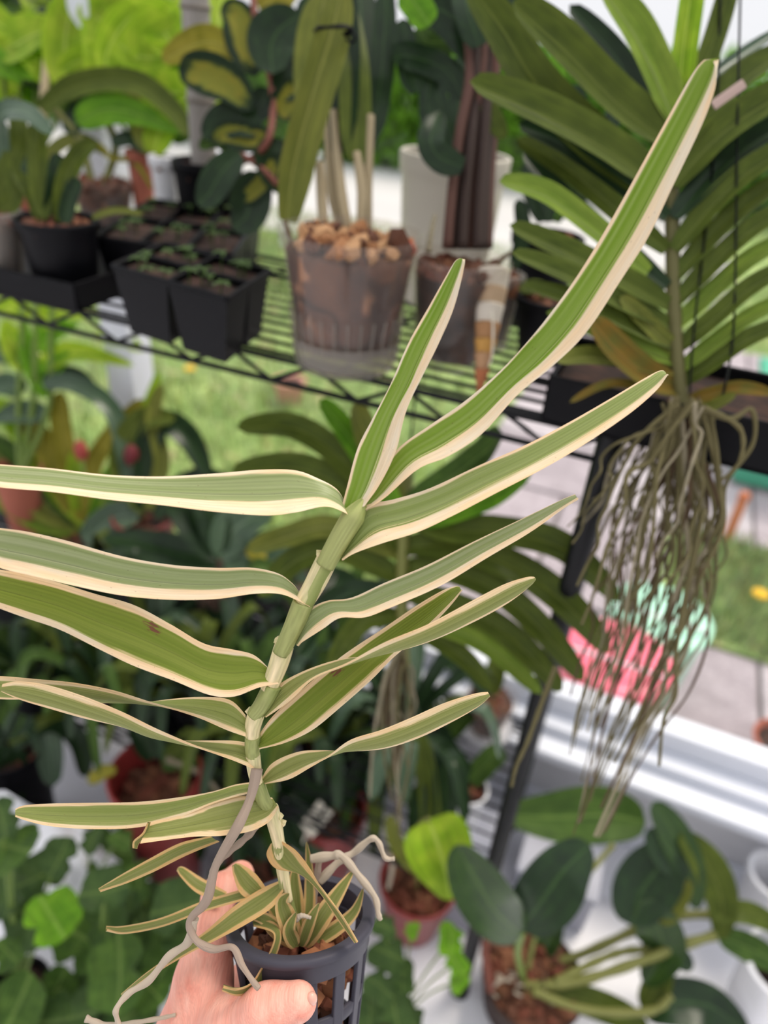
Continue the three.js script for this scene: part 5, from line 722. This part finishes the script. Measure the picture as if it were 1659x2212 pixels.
{ // leaves: [upper edge x, y, lower edge x, y, how much nearer the second edge is]
  const lf = (m, rows, ds, o = {}) => obj('leaf', edgeLeaf(rows, ds, { thick: 0.0013, fold: 0.16, ...o }), M[m], held);
  lf('v6', [[740, 1100, 790, 1095], [752, 1055, 825, 1045], [775, 970, 858, 975], [808, 905, 880, 890], [845, 835, 915, 815], [885, 742, 948, 748], [930, 662, 980, 675], [965, 600, 998, 612], [985, 566, 1006, 572], [996, 558, 1002, 560]], [0.347, 0.345, 0.34, 0.335], { fold: 0.4, dd: 0.003 });
  lf('v6', [[768, 1098, 775, 1112], [800, 1062, 830, 1082], [860, 975, 905, 1017], [935, 920, 970, 990], [1005, 872, 1045, 940], [1075, 812, 1122, 855], [1130, 755, 1195, 795], [1190, 682, 1268, 722], [1255, 590, 1342, 610], [1320, 483, 1402, 516], [1392, 355, 1458, 402], [1460, 232, 1520, 272], [1502, 160, 1550, 192], [1526, 130, 1553, 150], [1538, 126, 1548, 132]], [0.35, 0.345, 0.335, 0.322, 0.31, 0.3], { fold: 0.46, nv: 60, dd: 0.004 });
  lf('v2', [[735, 1195, 742, 1213], [755, 1158, 775, 1195], [788, 1098, 830, 1175], [850, 1082, 905, 1152], [930, 1058, 985, 1115], [1030, 1012, 1080, 1065], [1130, 968, 1175, 1015], [1230, 915, 1265, 962], [1330, 858, 1360, 898], [1395, 820, 1418, 848], [1427, 804, 1441, 816], [1436, 808, 1440, 812]], [0.35, 0.346, 0.345, 0.348, 0.352], { fold: 0.4, nv: 52, wave: 0.03 });
  lf('v1', [[637, 1392, 645, 1396], [652, 1345, 668, 1380], [672, 1316, 700, 1358], [708, 1298, 735, 1336], [760, 1292, 790, 1336], [830, 1262, 850, 1313], [920, 1225, 950, 1268], [1030, 1168, 1052, 1206], [1130, 1120, 1150, 1149], [1210, 1083, 1220, 1100], [1243, 1071, 1250, 1079]], [0.36, 0.354, 0.352, 0.355, 0.36], { fold: 0.24, nv: 52, wave: 0.08, freq: 14 });
  lf('v5', [[565, 1546, 576, 1550, 0.002], [595, 1488, 626, 1516, 0.004], [650, 1456, 682, 1468, 0.008], [735, 1428, 745, 1440, 0.01], [830, 1417, 830, 1392, 0.008], [930, 1388, 924, 1351, 0.004], [1030, 1343, 1020, 1300, 0.004], [1100, 1304, 1090, 1264, 0.004], [1143, 1270, 1138, 1248, 0.003], [1158, 1252, 1154, 1246, 0.001]], [0.37, 0.36, 0.352, 0.356, 0.36], { fold: 0.2, nv: 60 });
  lf('v3', [[556, 1604, 562, 1620], [568, 1578, 615, 1606], [600, 1538, 675, 1578], [660, 1485, 735, 1530], [740, 1418, 803, 1470], [830, 1358, 855, 1418], [900, 1310, 918, 1368], [955, 1278, 970, 1315], [985, 1268, 996, 1282], [992, 1271, 996, 1277]], [0.376, 0.37, 0.368, 0.372], { fold: 0.26, nv: 50 });
  lf('v5', [[562, 1690, 574, 1694, 0.002], [588, 1650, 625, 1684, 0.004], [640, 1627, 668, 1662, 0.006], [692, 1624, 706, 1641, 0.009], [760, 1626, 756, 1602, 0.006], [830, 1620, 824, 1579, 0.004], [900, 1599, 890, 1552, 0.004], [970, 1566, 960, 1521, 0.004], [1032, 1530, 1025, 1500, 0.003], [1059, 1505, 1054, 1495, 0.001]], [0.385, 0.378, 0.372, 0.374, 0.378], { fold: 0.2, nv: 60 });
  lf('v1', [[742, 1088, 768, 1130], [725, 1060, 738, 1108], [690, 1038, 700, 1096], [640, 1018, 640, 1109], [570, 1017, 575, 1117], [470, 1026, 470, 1109], [350, 1032, 350, 1093], [230, 1027, 230, 1081], [110, 1014, 110, 1066], [0, 1007, 0, 1056], [-90, 1000, -90, 1036], [-160, 1003, -160, 1012]], [0.348, 0.344, 0.34, 0.336, 0.335], { fold: 0.22, nv: 56, wave: 0.04, dd: 0.005 });
  lf('v1', [[646, 1287, 668, 1313], [630, 1262, 642, 1299], [600, 1240, 605, 1286], [545, 1229, 550, 1286], [470, 1230, 470, 1296], [370, 1222, 370, 1297], [260, 1202, 260, 1288], [150, 1172, 150, 1266], [60, 1152, 60, 1244], [0, 1143, 0, 1228], [-100, 1130, -100, 1190], [-180, 1130, -180, 1140]], [0.358, 0.352, 0.348, 0.344, 0.344], { fold: 0.24, nv: 56, wave: 0.05, dd: 0.005, ph: 2 });
  lf('v3', [[575, 1440, 601, 1480], [545, 1415, 560, 1486], [500, 1403, 505, 1505], [440, 1390, 450, 1501], [370, 1350, 375, 1471], [290, 1308, 290, 1439], [210, 1285, 215, 1403], [130, 1260, 130, 1361], [50, 1240, 50, 1334], [-20, 1228, -20, 1308], [-110, 1205, -110, 1270], [-180, 1190, -180, 1200]], [0.367, 0.362, 0.358, 0.355, 0.355], { fold: 0.16, nv: 56, wave: 0.05 });
  lf('v4', [[530, 1545, 530, 1592, 0.003], [495, 1512, 490, 1578, 0.004], [430, 1507, 430, 1553, 0.006], [360, 1514, 355, 1530, 0.009], [315, 1520, 300, 1512, 0.01], [240, 1522, 240, 1493, 0.007], [160, 1518, 160, 1477, 0.005], [80, 1513, 80, 1469, 0.004], [0, 1512, 0, 1462, 0.003], [-80, 1500, -80, 1462, 0.002], [-120, 1478, -120, 1472, 0]], [0.374, 0.372, 0.37, 0.368, 0.366], { fold: 0.16, nv: 60 });
  lf('v5', [[535, 1605, 548, 1662, 0.003], [500, 1601, 505, 1645, 0.005], [450, 1602, 455, 1628, 0.008], [395, 1603, 390, 1601, 0.01], [330, 1598, 330, 1574, 0.008], [260, 1573, 260, 1539, 0.006], [180, 1554, 180, 1506, 0.004], [100, 1531, 100, 1481, 0.003], [40, 1512, 40, 1473, 0.002], [3, 1495, 5, 1478, 0.001]], [0.38, 0.374, 0.364, 0.358, 0.355], { fold: 0.16, nv: 60 });
  lf('v4', [[558, 1690, 572, 1712], [510, 1696, 520, 1720], [460, 1711, 460, 1738], [390, 1723, 390, 1766], [300, 1733, 300, 1788], [200, 1735, 200, 1792], [110, 1737, 110, 1786], [55, 1741, 55, 1774], [33, 1749, 33, 1766]], [0.388, 0.384, 0.38, 0.376], { fold: 0.22, nv: 48 });
  lf('v5', [[588, 1724, 602, 1745], [560, 1720, 582, 1775], [510, 1721, 542, 1796], [450, 1738, 480, 1806], [390, 1762, 410, 1809], [325, 1776, 303, 1823]], [0.39, 0.384, 0.378, 0.374], { fold: 0.14, nv: 36 });
  lf('v7', [[325, 1776, 318, 1778, 0.002], [316, 1800, 308, 1800, 0.003], [300, 1822, 288, 1816, 0.003], [296, 1834, 286, 1832, 0.002]], [0.374, 0.373, 0.372], { fold: 0.1, nv: 16 });
  lf('v7', [[455, 1808, 475, 1820], [390, 1822, 402, 1850], [320, 1858, 330, 1886], [260, 1892, 265, 1913], [213, 1921, 217, 1926]], [0.395, 0.395, 0.392], { fold: 0.2, nv: 30 });
  lf('v7', [[586, 1822, 602, 1812], [578, 1846, 638, 1832], [598, 1874, 668, 1868], [648, 1886, 694, 1912], [690, 1925, 716, 1945], [730, 1985, 746, 1985], [767, 2036, 773, 2035]], [0.4, 0.396, 0.39, 0.388], { fold: 0.2, nv: 36 });
  lf('v7', [[606, 1903, 613, 1926], [560, 1923, 588, 1962], [500, 1963, 532, 1998], [448, 2010, 466, 2033], [390, 2052, 400, 2066], [320, 2100, 326, 2110], [262, 2149, 266, 2153]], [0.408, 0.4, 0.396, 0.392], { fold: 0.2, nv: 36 });
  lf('v7', [[578, 1925, 560, 1952], [552, 1888, 520, 1932], [522, 1868, 503, 1892], [508, 1865, 501, 1872]], [0.412, 0.41, 0.408], { fold: 0.2, nv: 20 });
  lf('v7', [[490, 1928, 478, 1950], [432, 1895, 425, 1930], [397, 1874, 390, 1896], [384, 1875, 383, 1880]], [0.43, 0.432, 0.434], { fold: 0.2, nv: 20 });
  lf('v7', [[540, 1918, 548, 1942], [440, 1948, 446, 1970], [350, 1984, 352, 2004], [270, 2002, 270, 2019], [229, 2003, 231, 2010]], [0.41, 0.402, 0.398], { fold: 0.3, nv: 30 });
  lf('v7', [[545, 1982, 548, 2004], [588, 1992, 578, 2012], [606, 2012, 590, 2022], [600, 2050, 584, 2048], [576, 2100, 560, 2094], [552, 2135, 540, 2122], [515, 2148, 512, 2134], [480, 2137, 483, 2130]], [0.405, 0.398, 0.386, 0.374], { fold: 0.3, nv: 40 });
  for (const [p, w] of [[[[645, 2040, 0.42], [640, 1960, 0.42], [636, 1900, 0.42], [640, 1860, 0.42]], 34], [[[655, 2040, 0.42], [668, 1960, 0.425], [668, 1880, 0.43], [662, 1818, 0.43]], 26], [[[655, 2045, 0.415], [690, 1990, 0.412], [730, 1930, 0.414], [765, 1878, 0.418]], 40], [[[660, 2045, 0.418], [720, 2010, 0.416], [765, 1970, 0.418], [785, 1918, 0.42]], 30], [[[645, 2045, 0.41], [622, 1990, 0.405], [610, 1950, 0.402], [625, 1930, 0.4]], 40], [[[640, 2042, 0.412], [600, 2010, 0.408], [570, 1985, 0.406], [540, 1982, 0.405]], 34], [[[650, 2045, 0.41], [670, 1990, 0.405], [690, 1950, 0.405]], 26], [[[640, 2040, 0.42], [600, 1970, 0.42], [560, 1930, 0.42]], 36], [[[640, 2045, 0.408], [625, 2010, 0.402], [640, 1970, 0.402]], 30]])
    obj('leaf', spineLeaf(P3(p), w * 0.41 / F, { sky: 0.2, fold: 0.35, shape: 'lance', nv: 18 }), M.v7, held);
  const root = (l, r, m, s) => obj('root', rootRun(l, r, s, 9), m, held), rm = std(0xa08c7c, 0.75, { bumpMap: barkTex, bumpScale: 0.0004 }), rp = std(0xbcac98, 0.8, { bumpMap: barkTex, bumpScale: 0.0004 });
  root([[556, 1660, 0.378], [540, 1715, 0.374], [505, 1790, 0.37], [465, 1870, 0.372], [440, 1940, 0.376], [418, 1985, 0.378], [412, 2015, 0.378], [426, 2040, 0.378], [465, 2050, 0.376], [500, 2052, 0.374], [528, 2088, 0.37], [545, 2112, 0.368], [560, 2136, 0.366]], 0.0028, rm, 1);
  root([[568, 1762, 0.392], [530, 1805, 0.392], [485, 1852, 0.392], [455, 1885, 0.39]], 0.0025, rm, 2); root([[420, 1985, 0.38], [402, 2030, 0.382], [370, 2072, 0.384], [318, 2120, 0.384], [272, 2150, 0.384], [252, 2172, 0.384], [250, 2195, 0.384], [262, 2230, 0.385]], 0.0024, rp, 3);
  root([[672, 1855, 0.425], [710, 1848, 0.422], [745, 1850, 0.42], [780, 1895, 0.418], [806, 1940, 0.416], [814, 1975, 0.414], [822, 1986, 0.413]], 0.0028, rp, 4); root([[690, 1905, 0.43], [725, 1868, 0.432], [765, 1835, 0.434], [800, 1806, 0.434], [822, 1820, 0.432], [830, 1848, 0.43], [852, 1855, 0.43]], 0.0026, rp, 5); root([[690, 1850, 0.43], [680, 1940, 0.428], [672, 2010, 0.424]], 0.0022, rm, 6); root([[185, 2200, 0.4], [250, 2208, 0.4], [330, 2202, 0.4], [380, 2192, 0.4]], 0.0018, rp, 7); root([[640, 1985, 0.404], [655, 1984, 0.402], [672, 1983, 0.403]], 0.0018, rp, 8);
}

// ---------------------------------------------------------------- the hand that holds it
{
  const bones = [], add = (l, k) => { for (let i = 0; i < l.length - 1; i++) bones.push({ a: at(l[i][0], l[i][1], l[i][2]), b: at(l[i + 1][0], l[i + 1][1], l[i + 1][2]), r0: l[i][3], r1: l[i + 1][3], k }); };
  // thumb across the front of the pot
  add([[430, 2330, 0.4, 0.018], [495, 2236, 0.389, 0.0138], [575, 2186, 0.379, 0.0112], [643, 2164, 0.3755, 0.0099]], 0.012);
  add([[432, 2170, 0.414, 0.0125], [512, 2200, 0.396, 0.011]], 0.012);
  // index finger up the left side, then round the back
  add([[415, 2240, 0.418, 0.0185], [440, 2115, 0.42, 0.0155], [459, 2015, 0.43, 0.0122], [478, 1930, 0.45, 0.0102], [520, 1890, 0.474, 0.0088]], 0.008);
  // the other fingers round the back of the pot
  add([[450, 2330, 0.44, 0.014], [480, 2160, 0.458, 0.0105], [560, 2080, 0.482, 0.0095], [650, 2065, 0.49, 0.0085]], 0.006);
  add([[480, 2380, 0.445, 0.014], [520, 2250, 0.466, 0.0105], [600, 2180, 0.482, 0.0092], [680, 2170, 0.484, 0.0082]], 0.006);
  add([[500, 2430, 0.445, 0.013], [560, 2330, 0.468, 0.0095], [630, 2270, 0.476, 0.0085], [690, 2265, 0.474, 0.0075]], 0.006);
  // palm, wrist, forearm
  add([[420, 2270, 0.412, 0.02], [440, 2420, 0.42, 0.026]], 0.02); add([[440, 2330, 0.41, 0.022], [480, 2440, 0.425, 0.024]], 0.02); add([[450, 2400, 0.42, 0.026], [430, 2620, 0.41, 0.026], [400, 2800, 0.4, 0.027]], 0.02);
  const lo = V(1e9, 1e9, 1e9), hi = V(-1e9, -1e9, -1e9); for (const q of bones) for (const p of [q.a, q.b]) { lo.min(p); hi.max(p); } lo.subScalar(0.036); hi.addScalar(0.036);
  const mid = lo.clone().add(hi).multiplyScalar(0.5), half = Math.max(hi.x - lo.x, hi.y - lo.y, hi.z - lo.z) / 2, N = 110, mc = new MarchingCubes(N, std(0xffffff), false, false, 200000), ba = V(), pa = V();
  mc.isolation = 0;
  for (let z = 0; z < N; z++) for (let y = 0; y < N; y++) for (let x = 0; x < N; x++) {
    const p = V((x - N / 2) / (N / 2) * half + mid.x, (y - N / 2) / (N / 2) * half + mid.y, (z - N / 2) / (N / 2) * half + mid.z); let d = 1;
    for (const q of bones) { ba.copy(q.b).sub(q.a); pa.copy(p).sub(q.a); const h = clamp(pa.dot(ba) / ba.lengthSq(), 0, 1), e = pa.addScaledVector(ba, -h).length() - lerp(q.r0, q.r1, h), k = q.k, m = Math.max(k - Math.abs(d - e), 0) / k; d = Math.min(d, e) - m * m * k * 0.25; }
    mc.field[x + y * N + z * N * N] = -d;
  }
  mc.update();
  const n = mc.count, g = new THREE.BufferGeometry(), ps = mc.positionArray.slice(0, n * 3), uv = new Float32Array(n * 2);
  for (let i = 0; i < n; i++) { const p = V(ps[i * 3] * half + mid.x, ps[i * 3 + 1] * half + mid.y, ps[i * 3 + 2] * half + mid.z); ps.set([p.x, p.y, p.z], i * 3); const q = p.clone().sub(EYE); uv[i * 2] = q.dot(CR) * 30; uv[i * 2 + 1] = p.y * 30; }
  g.setAttribute('position', new THREE.BufferAttribute(ps, 3)); g.setAttribute('normal', new THREE.BufferAttribute(mc.normalArray.slice(0, n * 3), 3)); g.setAttribute('uv', new THREE.BufferAttribute(uv, 2));
  const skinT = tex(256, 256, (u, v) => { const a = fbm(u * 7, v * 7, 221, 7, 7), b = vnoise(u * 60, v * 60, 223, 60, 60); return mulc(mixc([236, 154, 134], [246, 184, 164], a * 1.4 - 0.2), 0.97 + 0.06 * b); }), skinB = tex(256, 256, (u, v) => 255 * (0.5 * vnoise(u * 70, v * 40, 225, 70, 40) + 0.5 * vnoise(u * 30, v * 90, 227, 30, 90)), false);
  const t = thing('person', at(440, 2400, 0.42), 'bare left hand gripping the net pot, thumb across its front', 'person');
  obj('hand', g, phys({ map: skinT, bumpMap: skinB, bumpScale: 0.0002, roughness: 0.55, sheen: 0.2, sheenColor: new THREE.Color(0xffc0a8) }), t);
  const nc = at(673, 2158, 0.3725), nail = new THREE.SphereGeometry(1, 20, 14).scale(0.003, 0.005, 0.003); nail.translate(nc.x, nc.y, nc.z); obj('thumbnail', nail, phys({ color: 0xe8b09c, roughness: 0.3, clearcoat: 0.4 }), t);
}
renderer.render(scene, camera);
